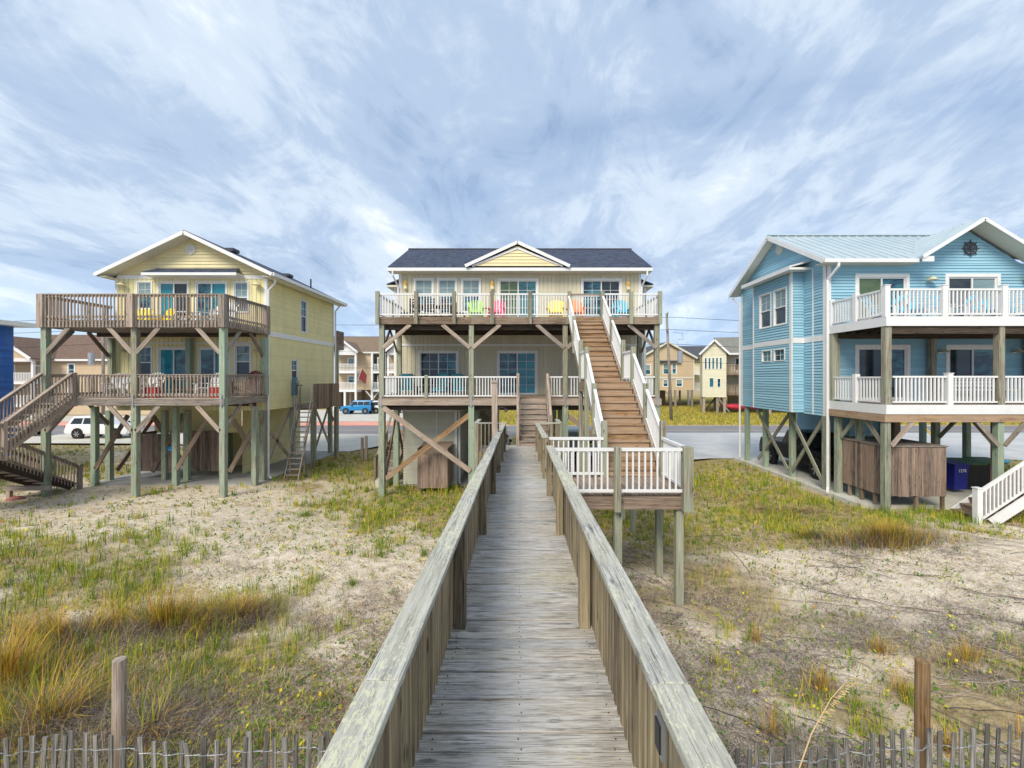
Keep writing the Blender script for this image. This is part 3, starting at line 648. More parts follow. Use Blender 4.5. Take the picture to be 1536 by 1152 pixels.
# ---------------------------------------------------------------- the middle house
def gable_fascia(m, pts, w=.16, h=.2):
    for a, b in zip(pts, pts[1:]): m.beam(a, b, .04, h)
def build_mid():
    D1, D2, DB = 18.3, 22.0, 29.4; X = 5.85; Z1 = 3.99; Z2 = 7.26; ZE = 9.98; ZB = 3.40
    T = thing('beach_house', 'tan house on pilings in the middle with a dark shingle roof and colourful deck chairs', 'house', (0, 24, 0))
    sliders_u = [(-1.08, .90, Z2-.02, 9.62), (2.95, 4.94, Z2-.02, 9.62)]; wins = [(-5.15, -4.18, 7.95, 9.64), (-4.02, -3.05, 7.95, 9.64), (-2.86, -1.89, 7.95, 9.64)]
    sl_l = [(-4.93, -2.98, Z1-.02, 6.13), (-1.12, .85, Z1-.02, 6.13)]
    f = front(D2); m = MB()
    boards(m, f, -X, X, Z2-.05, ZE, [op(*o) for o in sliders_u+wins]); boards(m, f, -X, X, ZB, 6.9, [op(*o) for o in sl_l], d=.02)
    f.box(m, -X, X, 6.9, Z2-.05, 0, .02)
    m.build('front_wall', 'side_tan', T)
    m = MB()
    for s in (-1, 1):
        fs = side(s*X, s); lap(m, fs, D2, DB, ZB, ZE)
        fb = side(s*(X+.62), s); lap(m, fb, D2+1.4, D2+4.6, ZB, 9.55)     # side bays
        for yy, nn in ((D2+1.4, -1), (D2+4.6, 1)): fr = front(yy) if nn < 0 else back(yy); lap(m, fr, min(s*X, s*(X+.62)), max(s*X, s*(X+.62)), ZB, 9.55)
    lap(m, back(DB), -X, X, ZB, ZE); m.box(-X, X, D2+.01, DB-.01, ZB-.02, ZB+.05); m.build('side_wall', 'side_grey', T)
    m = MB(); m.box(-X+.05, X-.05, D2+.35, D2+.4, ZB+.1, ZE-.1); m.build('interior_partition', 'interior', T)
    # trims
    m = MB()
    for s in (-1, 1):
        x = s*X; m.box(min(x, x-s*.11), max(x, x-s*.11), D2-.035, D2-.017, Z2, ZE-.02); m.box(min(x+s*.001, x+s*.025), max(x+s*.001, x+s*.025), D2-.03, D2+.09, ZB, ZE-.02)
        xb = s*(X+.62); m.box(min(xb, xb-s*.1), max(xb, xb-s*.1), D2+1.36, D2+1.383, ZB, 9.5); m.box(min(xb, xb+s*.03), max(xb, xb+s*.03), D2+1.37, D2+1.47, ZB, 9.5)
    f.box(m, -X+.02, X-.02, 6.36, 6.44, .017, .045); m.build('trim_board', 'trim', T)
    # roof
    ye, yr, zr = 21.45, 25.5, 12.02; xo = 6.27; th = .13
    yb = 2*yr-ye; ze = 9.98+.08
    m = MB(); m.slab((-xo, ye, ze), (xo, ye, ze), (xo, yr, zr), (-xo, yr, zr), th); m.slab((xo, yb, ze), (-xo, yb, ze), (-xo, yr, zr+.002), (xo, yr, zr+.002), th)
    rf = m.build('roof', 'shingle_dark', T)
    m = MB(); m.tube([(-xo, yr, zr+.02), (xo, yr, zr+.02)], .06, 6); m.build('ridge_cap', 'shingle_slate', rf)
    gx, gy, gz = 2.42, 21.40, 11.22; c0 = -.12
    # front cross gable
    m = MB(); yv = ye+(gz-ze)*(yr-ye)/(zr-ze)+.05
    m.slab((c0-gx, gy-.12, ze+.02), (c0-gx+.0, gy+.35, ze+.02), (c0, yv, gz+.02), (c0, gy-.12, gz+.02), .09) ; m.slab((c0+gx, gy+.35, ze+.02), (c0+gx, gy-.12, ze+.02), (c0, gy-.12, gz+.022), (c0, yv, gz+.022), .09)
    m.build('cross_gable_roof', 'shingle_dark', rf)
    m = MB(); gf = front(gy+.02); gm = gx-.35
    lap(m, gf, c0-gm, c0+gm, ze+.03, gz-.2, pitch=.15, clip=lambda v: (c0-(gm*(1-(v-ze)/(gz-.16-ze))), c0+(gm*(1-(v-ze)/(gz-.16-ze))))); m.build('gable_wall', 'side_cream', T)
    m = MB()
    for s in (-1, 1): m.beam((c0+s*(gx+.04), gy-.12, ze+.0), (c0, gy-.12, gz-.04), .03, .15, (0, 0, 1)); m.beam((c0+s*(gx-.28), gy-.02, ze+.02), (c0, gy-.02, gz-.29), .03, .09)
    m.box(-xo, xo, ye-.055, ye-.0, ze-.20, ze-.05)    # gutter
    for s in (-1, 1): m.beam((s*xo, ye, ze-.12), (s*xo, yr, zr-.12), .035, .2); m.beam((s*xo, yb, ze-.12), (s*xo, yr, zr-.12), .035, .2)
    m.box(-xo, xo, yb, yb+.05, ze-.23, ze-.04); m.build('fascia', 'white', T)
    m = MB(); m.box(-xo+.02, xo-.02, ye+.002, D2+.0, ze-.22, ze-.19); m.box(-X, X, D2-.02, DB, ze-.20, ze-.17)
    m.build('soffit', 'soffit', T)
    for s in (-1, 1):                   # side gable triangles
        m = MB(); k = .52
        lap(m, side(s*X, s), D2, DB, ze-.17, zr-.2, clip=lambda v: (ye+(v-ze+.25)*(yr-ye)/(zr-ze), yb-(v-ze+.25)*(yr-ye)/(zr-ze))); m.build('gable_wall', 'side_grey', T)
        # side bay shed roof
        m = MB(); x0, x1 = s*(X-.0), s*(X+.95); a, b = D2+1.1, D2+4.9
        m.slab((x1, a, 9.60), (x1, b, 9.60), (x0, b, 9.98), (x0, a, 9.98), .06); o = m.build('bay_roof', 'shingle_dark', T)
        m = MB(); m.box(min(x0, x1), max(x0, x1), a-.02, b+.02, 9.44, 9.535); m.build('bay_fascia', 'soffit', o)
        downspout(T, [(s*(xo-.25), ye-.02, ze-.2), (s*(xo-.25), ye-.02, ze-.4), (s*(X+.03), D2-.12, ze-.85), (s*(X+.03), D2-.12, Z2+.05), (s*(X+.05), D2-.12, ZB-.1)])
    # openings
    for o in wins: window(T, f, *o, 'dh', ('glass_blind', 'glass'), trim=.075)
    window(T, f, *sliders_u[0], 'slider', ('glass_green', 'glass'), trim=.08); window(T, f, *sliders_u[1], 'slider', ('glass', 'glass_dark'), trim=.08)
    window(T, f, *sl_l[0], 'slider', ('glass_dark', 'glass'), trim=.08); window(T, f, *sl_l[1], 'slider', ('glass', 'glass_teal'), trim=.08)
    for u, v in ((-5.53, 9.28), (-1.34, 9.26), (5.22, 9.24)): wall_lamp(T, f, u, v, 'lantern')
    for u, v in ((-2.58, 5.95), (2.35, 5.9)): m = MB(); f.box(m, u-.06, u+.06, v-.16, v+.16, .02, .12); m.build('wall_lamp', 'cream_lamp', T)
    # decks
    PX = [-5.6, -1.97, 1.83, 5.55]
    def deck(z, y0, y1, x0, x1, nm):
        m = MB(); y = y0+.01
        while y < y1-.05: m.box(x0, x1, y, y+.137, z-.035, z); y += .1435
        m.build(nm, 'wood_landing', T)
    deck(Z2, D1-.03, D2-.03, -5.72, 5.70, 'upper_deck'); deck(Z1, D1-.03, D2-.03, -5.72, 5.70, 'lower_deck')
    for z, mat in ((Z2, 'wood_brown'), (Z1, 'wood_grey')):
        m = MB(); m.box(-5.72, -1.97, D1-.045, D1, z-.29, z-.037); m.box(-1.965, 1.83, D1-.045, D1, z-.29, z-.037); m.box(1.835, 5.7, D1-.045, D1, z-.29, z-.037); m.build('rim_joist', mat, T)
        m = MB()
        for s in (-5.72, 5.66): m.box(s, s+.04, D1+.001, D2-.04, z-.29, z-.037)
        x = -5.3
        while x < 5.5: m.box(x, x+.04, D1+.002, D2-.04, z-.25, z-.037); x += .41
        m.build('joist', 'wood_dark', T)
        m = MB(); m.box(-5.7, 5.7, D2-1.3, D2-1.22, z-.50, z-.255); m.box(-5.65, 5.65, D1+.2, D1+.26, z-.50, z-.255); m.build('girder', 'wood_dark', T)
    # pilings
    for i, x in enumerate(PX):
        y = D1+.12; g = float(H(x, y)); post(T, x, y, g-.3, Z1-.29, .235, 'wood_pile'); post(T, x, y, Z1-.288, Z2-.292, .2, 'wood_pilegrey', 'deck_post')
        post(T, x*.985, D2-1.75, -.3, Z1-.51, .23, 'wood_pile')
        if i in (0, 3): post(T, x*.985, D2-1.26, Z1, Z2-.51, .19, 'wood_pilegrey', 'deck_post')
        for dx in (-1, 1):
            if (i == 0 and dx < 0) or (i == 3 and dx > 0): continue
            brace(T, (x+dx*.05, D1+.0, 6.02), (x+dx*1.17, D1+.0, Z2-.30), 'wood_grey', .04, .15)
        if i in (0, 3):
            brace(T, (x, D1+.2, 6.0), (x, D1+1.35, 6.97), 'wood_grey', .04, .15); brace(T, (x, D2-1.4, 6.0), (x, D2-2.5, 6.9), 'wood_pilegrey', .04, .15)
        for y in (24.5, 27, 29.1): post(T, x, y, -.3, ZB, .25, 'wood_pile')
    for x in PX: m = MB(); m.box(x-.035, x+.035, D1-.055, D1-.046, Z1-.34, Z1+.12); m.build('steel_strap', 'metal', T)
    # cross bracing below
    brace(T, (-5.5, D1-.03, 3.6), (-2.0, D1-.03, 1.05), 'wood_grey', .045, .2); brace(T, (-5.4, D1+.03, .75), (-2.0, D1+.03, 3.35), 'wood_tread', .045, .2)
    brace(T, (1.9, D1+.1, 3.3), (5.4, D1+.1, .7), 'wood_brown', .045, .2); brace(T, (5.5, 18.6, 3.3), (5.5, 21.8, .8), 'wood_brown'); brace(T, (-5.5, 18.6, .8), (-5.5, 20.1, 3.2), 'wood_brown'); brace(T, (-5.55, 20.3, 3.2), (-5.55, 22, .5), 'wood_dark')
    brace(T, (-1.9, 22, 3.1), (-.6, 22, 1.9), 'wood_brown')
    # rails, top deck
    RP = [-5.72, -4.17, -2.65, -1.12, .40, 1.98, 3.31, 4.46, 5.62]
    for x in RP: post(T, x, D1-.10, Z2-.30, Z2+1.02, .145, 'wood_pilegrey', 'rail_post')
    for a, b in zip(RP, RP[1:]):
        if a == 1.98: continue
        white_rail(T, (a+.07, D1-.06, Z2), (b-.07, D1-.06, Z2), .94)
    o = white_rail(T, (2.07, D1+.08, Z2), (3.22, D1+.08, Z2), .90, 'gate'); m = MB(); m.box(2.05, 3.24, D1+.03, D1+.13, Z2+.88, Z2+.95); m.build('top_board', 'wood_brown', o)
    for x in (-5.66, 5.62):
        white_rail(T, (x, D1+.05, Z2), (x, D1+1.75, Z2), .92); white_rail(T, (x, D1+1.9, Z2), (x, D2-.1, Z2), .92); post(T, x, D1+1.82, Z2, Z2+1.0, .1, 'wood_pilegrey', 'rail_post')
        white_rail(T, (x, D1+.2, Z1), (x, D1+1.75, Z1), .9); white_rail(T, (x, D1+1.9, Z1), (x, D2-.1, Z1), .9)
    for a, b in ((-5.48, -3.85), (-3.71, -2.08), (-1.86, -.12), (1.15, 1.72), (1.95, 3.5), (3.62, 5.44)): white_rail(T, (a, D1, Z1), (b, D1, Z1), .88)
    for x in (-3.78, 3.56): post(T, x, D1+.0, Z1-.02, Z1+.93, .13, 'wood_pilegrey', 'rail_post')
    # porch steps down to the boardwalk
    z = wz(15.9); treads(T, (.50, 16.1, z), (.50, 18.25, Z1-.0), 1.08, (1, 0, 0), 9, 'wood_grey', smat='wood_grey', name='step')
    for x in (-.08, 1.10):
        post(T, x, 16.15, z-.1, z+1.08, .11, 'wood_grey', 'newel_post'); post(T, x, 18.22, Z1-.25, Z1+1.0, .12, 'wood_grey', 'newel_post')
        m = MB(); m.beam((x, 16.1, z+1.08), (x, 18.2, Z1+.98), .09, .04); m.beam((x, 16.2, z+.55), (x, 18.2, Z1+.5), .04, .09); m.build('handrail', 'wood_grey', T)
    # ground floor store room
    y0 = D2-1.6; m = MB(); lap(m, front(y0), -5.25, -2.85, .02, 3.36, pitch=.125); lap(m, side(-2.85, 1), y0, D2+4, .02, 3.36, pitch=.125); lap(m, side(-5.25, -1), y0, D2+4, .02, 3.36, pitch=.125)
    o = m.build('store_room', 'side_grey', T); m = MB(); front(y0).box(m, -5.3, -2.78, 3.30, 3.39, .017, .05); front(y0).box(m, -2.95, -2.82, .05, 3.3, .018, .05); m.tube([(-2.72, y0-.05, 3.6), (-2.72, y0-.05, .2), (-2.66, y0-.2, .1)], .045); m.build('corner_trim', 'white', o)
    m = MB(); m.box(-3.75, -3.71, y0-.05, y0-.018, 1.6, 3.3); front(y0).box(m, -4.15, -3.95, .35, .62, .02, .1); m.build('conduit', 'trim', o)
    m = MB(); lap(m, front(D2+4), -2.84, -1.2, .02, 3.36); m.build('ground_wall', 'side_grey', T); m = MB(); lap(m, front(D2+3), 4.0, 5.6, .02, 3.36); m.build('ground_wall', 'side_grey', T)
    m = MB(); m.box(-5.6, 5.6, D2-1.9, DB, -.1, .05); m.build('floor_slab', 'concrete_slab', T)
    # side entry steps
    z0 = .05; m = MB(); m.box(-6.3, -5.86, D2-2.3, D2-1.3, 0, .35); m.build('entry_base', 'concrete', T)
    treads(T, (-6.1, D2-1.3, .35), (-6.1, D2+1.3, 2.2), .75, (1, 0, 0), 8, 'wood_grey', name='step')
    m = MB()
    for y in (D2-1.6, D2-1.2, D2-.5, D2+.2): m.box(-6.56, -6.49, y, y+.07, 0, 1.25+max(0, y-D2+1.2)*.72)
    m.beam((-6.52, D2-1.6, 1.3), (-6.52, D2-1.2, 1.3), .12, .04); m.beam((-6.52, D2-1.2, 1.3), (-6.52, D2+1.3, 3.1), .12, .04)
    for i in range(14): y = D2-1.55+i*.12; zz = 1.25+max(0, y-D2+1.2)*.72; m.box(-6.5, -6.47, y, y+.04, zz-.95, zz)
    m.build('entry_railing', 'wood_rail', T)
    # wooden shower enclosure under the porch
    m = MB(); x0, x1, y0, y1 = -4.25, -3.02, 18.85, 20.2; z0, z1 = .22, 1.63
    def planks(m, a, b, z0, z1, fr, dd=.02):
        u = a
        while u < b-.01: w = min(random.uniform(.085, .14), b-u); fr.box(m, u, u+w-.006, z0+random.uniform(-.01, .01), z1+random.uniform(-.006, .006), 0, dd+random.uniform(0, .006)); u += w
    planks(m, x0, x1, z0, z1, front(y0)); planks(m, y0, y1, z0, z1+.25, side(x1, 1)); planks(m, y0, y1, z0, z1+.25, side(x0, -1)); 
    for x in (x0+.03, x1-.12):
        m.box(x, x+.09, y0+.001, y0+.09, 0, z1-.01)
    o = m.build('wood_bin', 'wood_shed', T); 
    m = MB(); m.slab((x0-.04, y0+.05, z1+.02), (x1+.04, y0+.05, z1+.02), (x1+.04, y1, z1+.34), (x0-.04, y1, z1+.34), .03); m.build('bin_lid', 'wood_brown', o)
build_mid()
# ---------------------------------------------------------------- the yellow house on the left
def build_left():
    D1, D2, DB = 17.5, 20.6, 27.9; XL, XR = -18.35, -11.5; Z1 = 4.03; Z2 = 7.04; ZE = 9.36; ZB = 3.35
    T = thing('beach_house', 'pale yellow gabled house with brown wooden decks, left of the middle house', 'house', (-15, 24, .17))
    f = front(D2)
    up = [('dh', -17.42, -16.68, 7.9, 9.2, ('glass_blind', 'glass')), ('slider', -16.45, -15.02, Z2-.02, 9.2, ('glass_teal', 'glass_dark')), ('slider', -14.75, -13.28, Z2-.02, 9.2, ('glass', 'glass_teal')), ('dh', -13.02, -12.3, 7.75, 9.2, ('glass_blind', 'glass'))]
    lo = [('dh', -17.42, -16.68, 4.75, 6.28, ('glass', 'glass_dark')), ('slider', -16.45, -15.02, Z1-.02, 6.2, ('glass_teal', 'glass')), ('slider', -14.62, -13.15, Z1-.02, 6.2, ('glass', 'glass_teal')), ('dh', -12.98, -12.2, 4.75, 6.35, ('glass_blind', 'glass_dark'))]
    m = MB(); ops = [op(*o[1:5]) for o in up+lo]
    boards(m, f, XL, XR, Z2-.05, ZE, ops, gap=.028, d=.02); boards(m, f, XL, XR, ZB, 6.75, ops, gap=.028, d=.02); f.box(m, XL, XR, 6.75, Z2-.05, 0, .02)
    cxr = -14.8; hw = 3.87; zr = 11.32; zee = 9.47; ye, yb = 19.95, 28.45; sl = (zr-zee)/hw
    zg = 9.5
    m.build('front_wall', 'side_yellow', T)
    m = MB(); lap(m, f, XL, XR, ZE, zr-.2, pitch=.15, clip=lambda v: (cxr-(zr-.16-v)/sl, cxr+(zr-.16-v)/sl)); o = m.build('gable_wall', 'side_cream', T)
    m = MB(); f.box(m, XL+.1, XR-.1, ZE-.06, ZE+.10, .021, .045); m.cyl(f.p(-14.95, 10.63, .02), f.p(-14.95, 10.63, .06), .25, .25, 8); m.build('trim_board', 'white', T)
    m = MB()
    for k in range(8): v = 10.47+k*.046; w = .2*math.sqrt(max(.1, 1-((v-10.63)/.22)**2)); f.box(m, -14.95-w, -14.95+w, v-.012, v+.012, .061, .075)
    m.build('gable_vent', 'soffit', T)
    win_s = [(22.9, 23.75, 7.45, 9.0), (22.3-.5, 22.55, 4.75, 5.8)]
    m = MB(); r_ = side(XR, 1); wr = [(23.55, 24.3, 7.4, 9.03), (21.62, 22.35, 4.75, 5.92)]; wr[0] = (23.7, 24.45, 7.2, 8.95); wr[1] = (22.7, 23.45, 4.65, 5.75)
    lap(m, r_, D2, DB, ZB, ZE+.2, [op(*o) for o in wr]); lap(m, side(XL, -1), D2, DB, ZB, ZE+.2); lap(m, back(DB), XL, XR, ZB, ZE); m.box(XL, XR, D2+.01, DB, ZB-.02, ZB+.05)
    m.build('side_wall', 'side_yellow', T)
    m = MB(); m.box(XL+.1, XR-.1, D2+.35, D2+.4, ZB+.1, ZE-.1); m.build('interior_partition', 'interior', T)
    for o in wr: window(T, r_, *o, 'dh', ('glass', 'glass_dark'), trim=.05, grid='top')
    m = MB(); r_.box(m, D2+.1, DB-.08, 6.72, 6.94, .019, .04); r_.box(m, D2-.02, D2+.1, ZB, 9.4, .019, .04); r_.box(m, DB-.08, DB+.02, ZB, 9.3, .019, .04)
    f.box(m, XR-.11, XR+.019, Z2, ZE-.06, .022, .045); f.box(m, XL-.02, XL+.1, Z2, ZE-.06, .022, .045); f.box(m, XL+.1, XR-.1, 6.36, 6.42, .021, .04); r_.box(m, DB-.55, DB-.45, 6.76, 6.88, .04, .07); m.build('corner_trim', 'white', T)
    # roof
    m = MB(); m.slab((cxr-hw, yb, zee), (cxr-hw, ye, zee), (cxr, ye, zr), (cxr, yb, zr), .12); m.slab((cxr+hw, ye, zee), (cxr+hw, yb, zee), (cxr, yb, zr+.002), (cxr, ye, zr+.002), .12); rf = m.build('roof', 'shingle_dark', T)
    for yy, t in ((21.2, .30), (24.4, .55)): x = cxr+hw*t; z = zr-sl*hw*t; m = MB(); m.box(x-.22, x+.22, yy, yy+.5, z-.02, z+.13); m.build('roof_vent', 'shingle_slate', rf)
    m = MB(); m.cyl((cxr+hw*.82, 25.2, 9.7), (cxr+hw*.82, 25.2, 10.3), .04); m.build('vent_pipe', 'black', rf)
    m = MB()
    for s in (-1, 1):
        m.beam((cxr+s*(hw+.02), ye-.03, zee-.11), (cxr, ye-.03, zr-.11), .03, .16); m.box(min(cxr+s*hw, cxr+s*(hw+.11)), max(cxr+s*hw, cxr+s*(hw+.11)), ye, yb, zee-.16, zee-.02); m.beam((cxr+s*(hw+.02), yb+.03, zee-.12), (cxr, yb+.03, zr-.12), .035, .2)
    m.build('fascia', 'white', T)
    m = MB()
    for s in (-1, 1):
        m.slab((cxr+s*(hw-.0), ye, zee-.15), (cxr+s*(hw-.0), D2, zee-.15), (cxr, D2, zr-.15), (cxr, ye, zr-.15), .02); m.box(min(cxr+s*(hw-.45), cxr+s*hw), max(cxr+s*(hw-.45), cxr+s*hw), ye+.02, yb, zee-.19, zee-.171)
    m.build('soffit', 'soffit', T)
    m = MB(); m.slab((-16.72, 20.02, 9.50), (-12.52, 20.02, 9.50), (-12.75, D2, 9.78), (-16.5, D2, 9.78), .04); o = m.build('door_roof', 'shingle_dark', T)
    m = MB(); m.box(-16.72, -12.52, 19.99, 20.015, 9.34, 9.46); m.box(-16.7, -12.54, 20.02, D2-.02, 9.34, 9.36); m.box(-16.72, -16.69, 20.02, D2-.02, 9.37, 9.455); m.box(-12.55, -12.52, 20.02, D2-.02, 9.37, 9.455); m.build('door_roof_fascia', 'white', o)
    for o in up+lo: window(T, f, *o[1:5], o[0], o[5], trim=.065, grid=('top' if o[0] == 'dh' else False))
    for u, v in ((-17.95, 9.0), (-11.85, 9.0), (-17.9, 6.0), (-11.83, 6.05)): wall_lamp(T, f, u, v)
    downspout(T, [(XR+.42, D2-.1, 9.3), (XR+.40, D2-.06, 9.1), (XR+.1, D2-.06, 8.75), (XR+.1, D2-.06, .4), (XR+.25, D2-.1, .25)], .05)
    downspout(T, [(XR+.42, DB+.1, 9.3), (XR+.12, DB+.05, 8.9), (XR+.12, DB+.05, .3)], .05)
    # decks
    def deck(z, x0, x1):
        m = MB(); y = D1-.02
        while y < D2-.06: m.box(x0, x1, y, y+.137, z-.035, z); y += .1435
        m.build('deck', 'wood_grey', T)
        m = MB(); m.box(x0, x1, D1-.06, D1-.021, z-.29, z-.037); m.box(x1-.04, x1, D1-.02, D2-.04, z-.29, z-.037); m.box(x0, x0+.04, D1-.02, D2-.04, z-.29, z-.037); m.build('rim_joist', 'wood_grey', T)
        m = MB(); x = x0+.3
        while x < x1-.1: m.box(x, x+.04, D1-.02, D2-.04, z-.25, z-.04); x += .41
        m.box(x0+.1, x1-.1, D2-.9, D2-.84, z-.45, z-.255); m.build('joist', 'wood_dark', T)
    deck(Z2, -18.5, -11.4); deck(Z1, -18.5, -11.4)
    m = MB(); m.box(-18.4, -11.5, D1+.1, D2-.05, Z2-.285, Z2-.27); m.build('deck_ceiling', 'wood_grey', T)
    A = dict(mat='wood_grey')
    wood_rail(T, (-18.5, D1-.05, Z2), (-11.4, D1-.05, Z2), 1.0, .26, (0, -1, 0)); wood_rail(T, (-11.38, D1, Z2), (-11.38, D2-.06, Z2), 1.0, .26, (1, 0, 0)); wood_rail(T, (-18.5, D2-.06, Z2), (-18.5, D1, Z2), 1.0, .26, (-1, 0, 0))
    wood_rail(T, (-17.2, D1+.05, Z1), (-14.98, D1+.05, Z1), .92, -.04, (0, -1, 0)); wood_rail(T, (-14.8, D1+.05, Z1), (-11.6, D1+.05, Z1), .92, -.04, (0, -1, 0)); wood_rail(T, (-11.42, D1+.1, Z1), (-11.42, D2-.1, Z1), .92, -.04, (1, 0, 0)); wood_rail(T, (-18.45, D2-.1, Z1), (-18.45, D1, Z1), .92, -.04, (-1, 0, 0))
    for x, y in ((-18.42, D1-.02), (-14.9, D1-.1), (-11.42, D1-.07), (-11.42, D2-.25)): post(T, x, y, Z2-.3, Z2+.99, .24, 'wood_grey', 'rail_post')
    post(T, -17.2, D1-.03, Z1-.32, Z1+.98, .15, 'wood_grey', 'rail_post'); post(T, -12.8, D1-.03, Z2, Z2+.95, .1, 'wood_grey', 'rail_post')
    for i, x in enumerate((-18.38, -14.9, -11.5)):
        y = D1+.08; post(T, x, y, -.2, Z1-.30, .21, 'wood_pile'); post(T, x, y, Z1-.298, Z2-.30, .214, 'wood_pile' if i != 1 else 'wood_pilegrey', 'deck_post'); m = MB(); m.box(x-.03, x+.03, D1-.075, D1-.064, Z1-.34, Z1+.14); m.build('steel_strap', 'metal', T)
        for dx in (-1, 1):
            if (i == 0 and dx < 0) or (i == 2 and dx > 0): continue
            for zt in (Z2-.29, Z1-.31): brace(T, (x+dx*.08, D1+.0, zt-.98), (x+dx*.98, D1+.0, zt+.02), 'wood_grey', .05, .16)
        if i != 1:
            for zt in (Z2-.29, Z1-.31): brace(T, (x, D1+.2, zt-.98), (x, D1+1.15, zt), 'wood_grey', .05, .16); brace(T, (x, D2-.35, zt-.98), (x, D2-1.3, zt), 'wood_brown', .05, .16)
        post(T, x+.1, D2-1.1, -.2, Z1-.46, .21, 'wood_pile'); post(T, x+.05, D2-.25, Z1, Z2-.45, .21, 'wood_pile', 'deck_post')
        post(T, x, D2-.3, -.2, ZB, .22, 'wood_pile')
        if i < 2: brace(T, (x+.2, D2-1.2, .9), (x+1.6, D2-1.2, 3.2), 'wood_brown', .05, .17); brace(T, (x+1.9, D2-.3, .6), (x+3.3, D2-.3, 3.2), 'wood_brown', .05, .2); brace(T, (x+1.9, D2-.25, 3.1), (x+3.3, D2-.25, .9), 'wood_brown', .05, .2)
    for x in (-18.2, -16.5, -14.8, -11.6):
        for y in (23.1, 25.5, 27.7): post(T, x, y, -.2, ZB, .22, 'wood_pile')
    post(T, -15.9, D2-.3, -.2, ZB, .2, 'wood_pile'); post(T, -13.3, D2-.2, -.2, ZB, .2, 'wood_pile')
    for (ya, za, yb_, zb) in ((D2+.1, .7, 23.0, 3.3), (D2+.1, 2.6, 23.0, .7), (25.6, .6, 27.6, 3.2), (25.6, 3.2, 27.6, .8)): brace(T, (-11.62, ya, za), (-11.62, yb_, zb), 'wood_grey', .045, .17)
    brace(T, (-18.3, D2, .6), (-18.3, 23, 3.2), 'wood_brown')
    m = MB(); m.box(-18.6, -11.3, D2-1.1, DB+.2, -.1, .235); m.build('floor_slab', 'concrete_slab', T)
    # store room below, with a slanted front
    m = MB(); lap(m, front(D2+1.0), -17.4, -13.25, 2.2, 3.34); lap(m, side(-13.25, 1), D2+1.0, DB-.6, .24, 3.34); lap(m, front(D2+3.2), -16.6, -13.3, .24, 2.3); m.build('store_room', 'side_yellow', T)
    m = MB(); front(D2+3.19).box(m, -14.3, -13.4, .3, 2.35, .02, .06); m.build('store_door', 'trim', T)
    def fence_panel(x0, x1, y, z0, z1):
        m = MB(); fr = front(y); u = x0
        while u < x1-.01: w = min(random.uniform(.09, .15), x1-u); fr.box(m, u, u+w-.008, z0, z1+random.uniform(-.01, .01), 0, .022); u += w
        m.box(x0, x0+.09, y+.001, y+.1, .2, z1-.02); m.box(x1-.09, x1, y+.001, y+.1, .2, z1-.02); m.box(x0+.1, x1-.1, y+.001, y+.04, z0+.2, z0+.29); m.box(x0+.1, x1-.1, y+.001, y+.04, z1-.35, z1-.26); return m
    o = fence_panel(-17.3, -15.4, D2-.25, .62, 2.3).build('shower_wall', 'wood_shed', T)
    fence_panel(-15.35, -13.9, D2+.4, .5, 2.35).build('shower_wall', 'wood_shed', T); m = MB(); side(-17.3, -1).box(m, D2-.2, D2+1, .6, 2.3, 0, .022); m.build('shower_wall', 'wood_shed', T)
    # small blue fish shaped sign
    m = MB(); u, v = -15.55, 1.62; P = [(-.28, .0), (-.2, .10), (-.02, .13), (.16, .06), (.28, .12), (.26, -.02), (.28, -.12), (.14, -.07), (-.05, -.12), (-.2, -.09)]
    fr = front(D2-.28); m.prism([fr.p(u+a, v+b, .0) for a, b in P], (0, -.03, 0)); o = m.build('fish_sign', 'sign_blue', T); m = MB()
    for k in range(7): fr.box(m, u-.17+k*.045, u-.145+k*.045, v-.05, v-.015+.02*(k % 2), .031, .034)
    m.build('sign_lettering', 'white', o)
    # outside stair of two flights
    S = thing('outdoor_staircase', 'weathered two flight wooden staircase at the far left beside the yellow house', 'staircase', (-18.3, 16, .2))
    zl = 2.35; treads(S, (-17.78, 15.1, zl), (-17.78, D1-.07, Z1), 1.05, (1, 0, 0), 9, 'wood_grey', risers=False, smat='wood_grey')
    m = MB(); y = 13.6
    while y < 15.08: m.box(-19.55, -17.2, y, y+.137, zl-.035, zl); y += .1435
    m.box(-19.55, -17.2, 13.6, 13.64, zl-.27, zl-.04); m.box(-17.24, -17.2, 13.65, 15.1, zl-.27, zl-.04); m.box(-19.55, -19.51, 13.65, 15.1, zl-.27, zl-.04); m.build('landing_deck', 'wood_grey', S)
    for x, y in ((-17.2, 15.12), (-17.2, 13.65), (-19.5, 13.65), (-18.35, 15.1), (-19.5, 15.1)): post(S, x, y, (-.1 if (x, y) != (-17.2, 15.12) else zl-.3), zl+1.0, .12, 'wood_grey', 'post')
    for x in (-17.2, -18.36): wood_rail(S, (x, 15.15, zl+.1), (x, D1-.12, Z1+.05), .92, .12, (1, 0, 0), gap=.12)
    wood_rail(S, (-17.2, 13.7, zl), (-17.2, 15.1, zl), .95, .2, (1, 0, 0)); wood_rail(S, (-19.5, 13.6, zl), (-17.2, 13.6, zl), .95, .2, (0, -1, 0))
    treads(S, (-18.95, 18.75, .25), (-18.95, 15.15, zl), 1.05, (1, 0, 0), 12, 'wood_grey', risers=False, smat='wood_dark')
    wood_rail(S, (-18.41, 15.2, zl+.0), (-18.41, 18.8, .3), .92, .10, (1, 0, 0), mat='wood_grey', gap=.13); wood_rail(S, (-19.48, 15.2, zl+.0), (-19.48, 18.8, .3), .92, .10, (-1, 0, 0), mat='wood_brown', gap=.13)
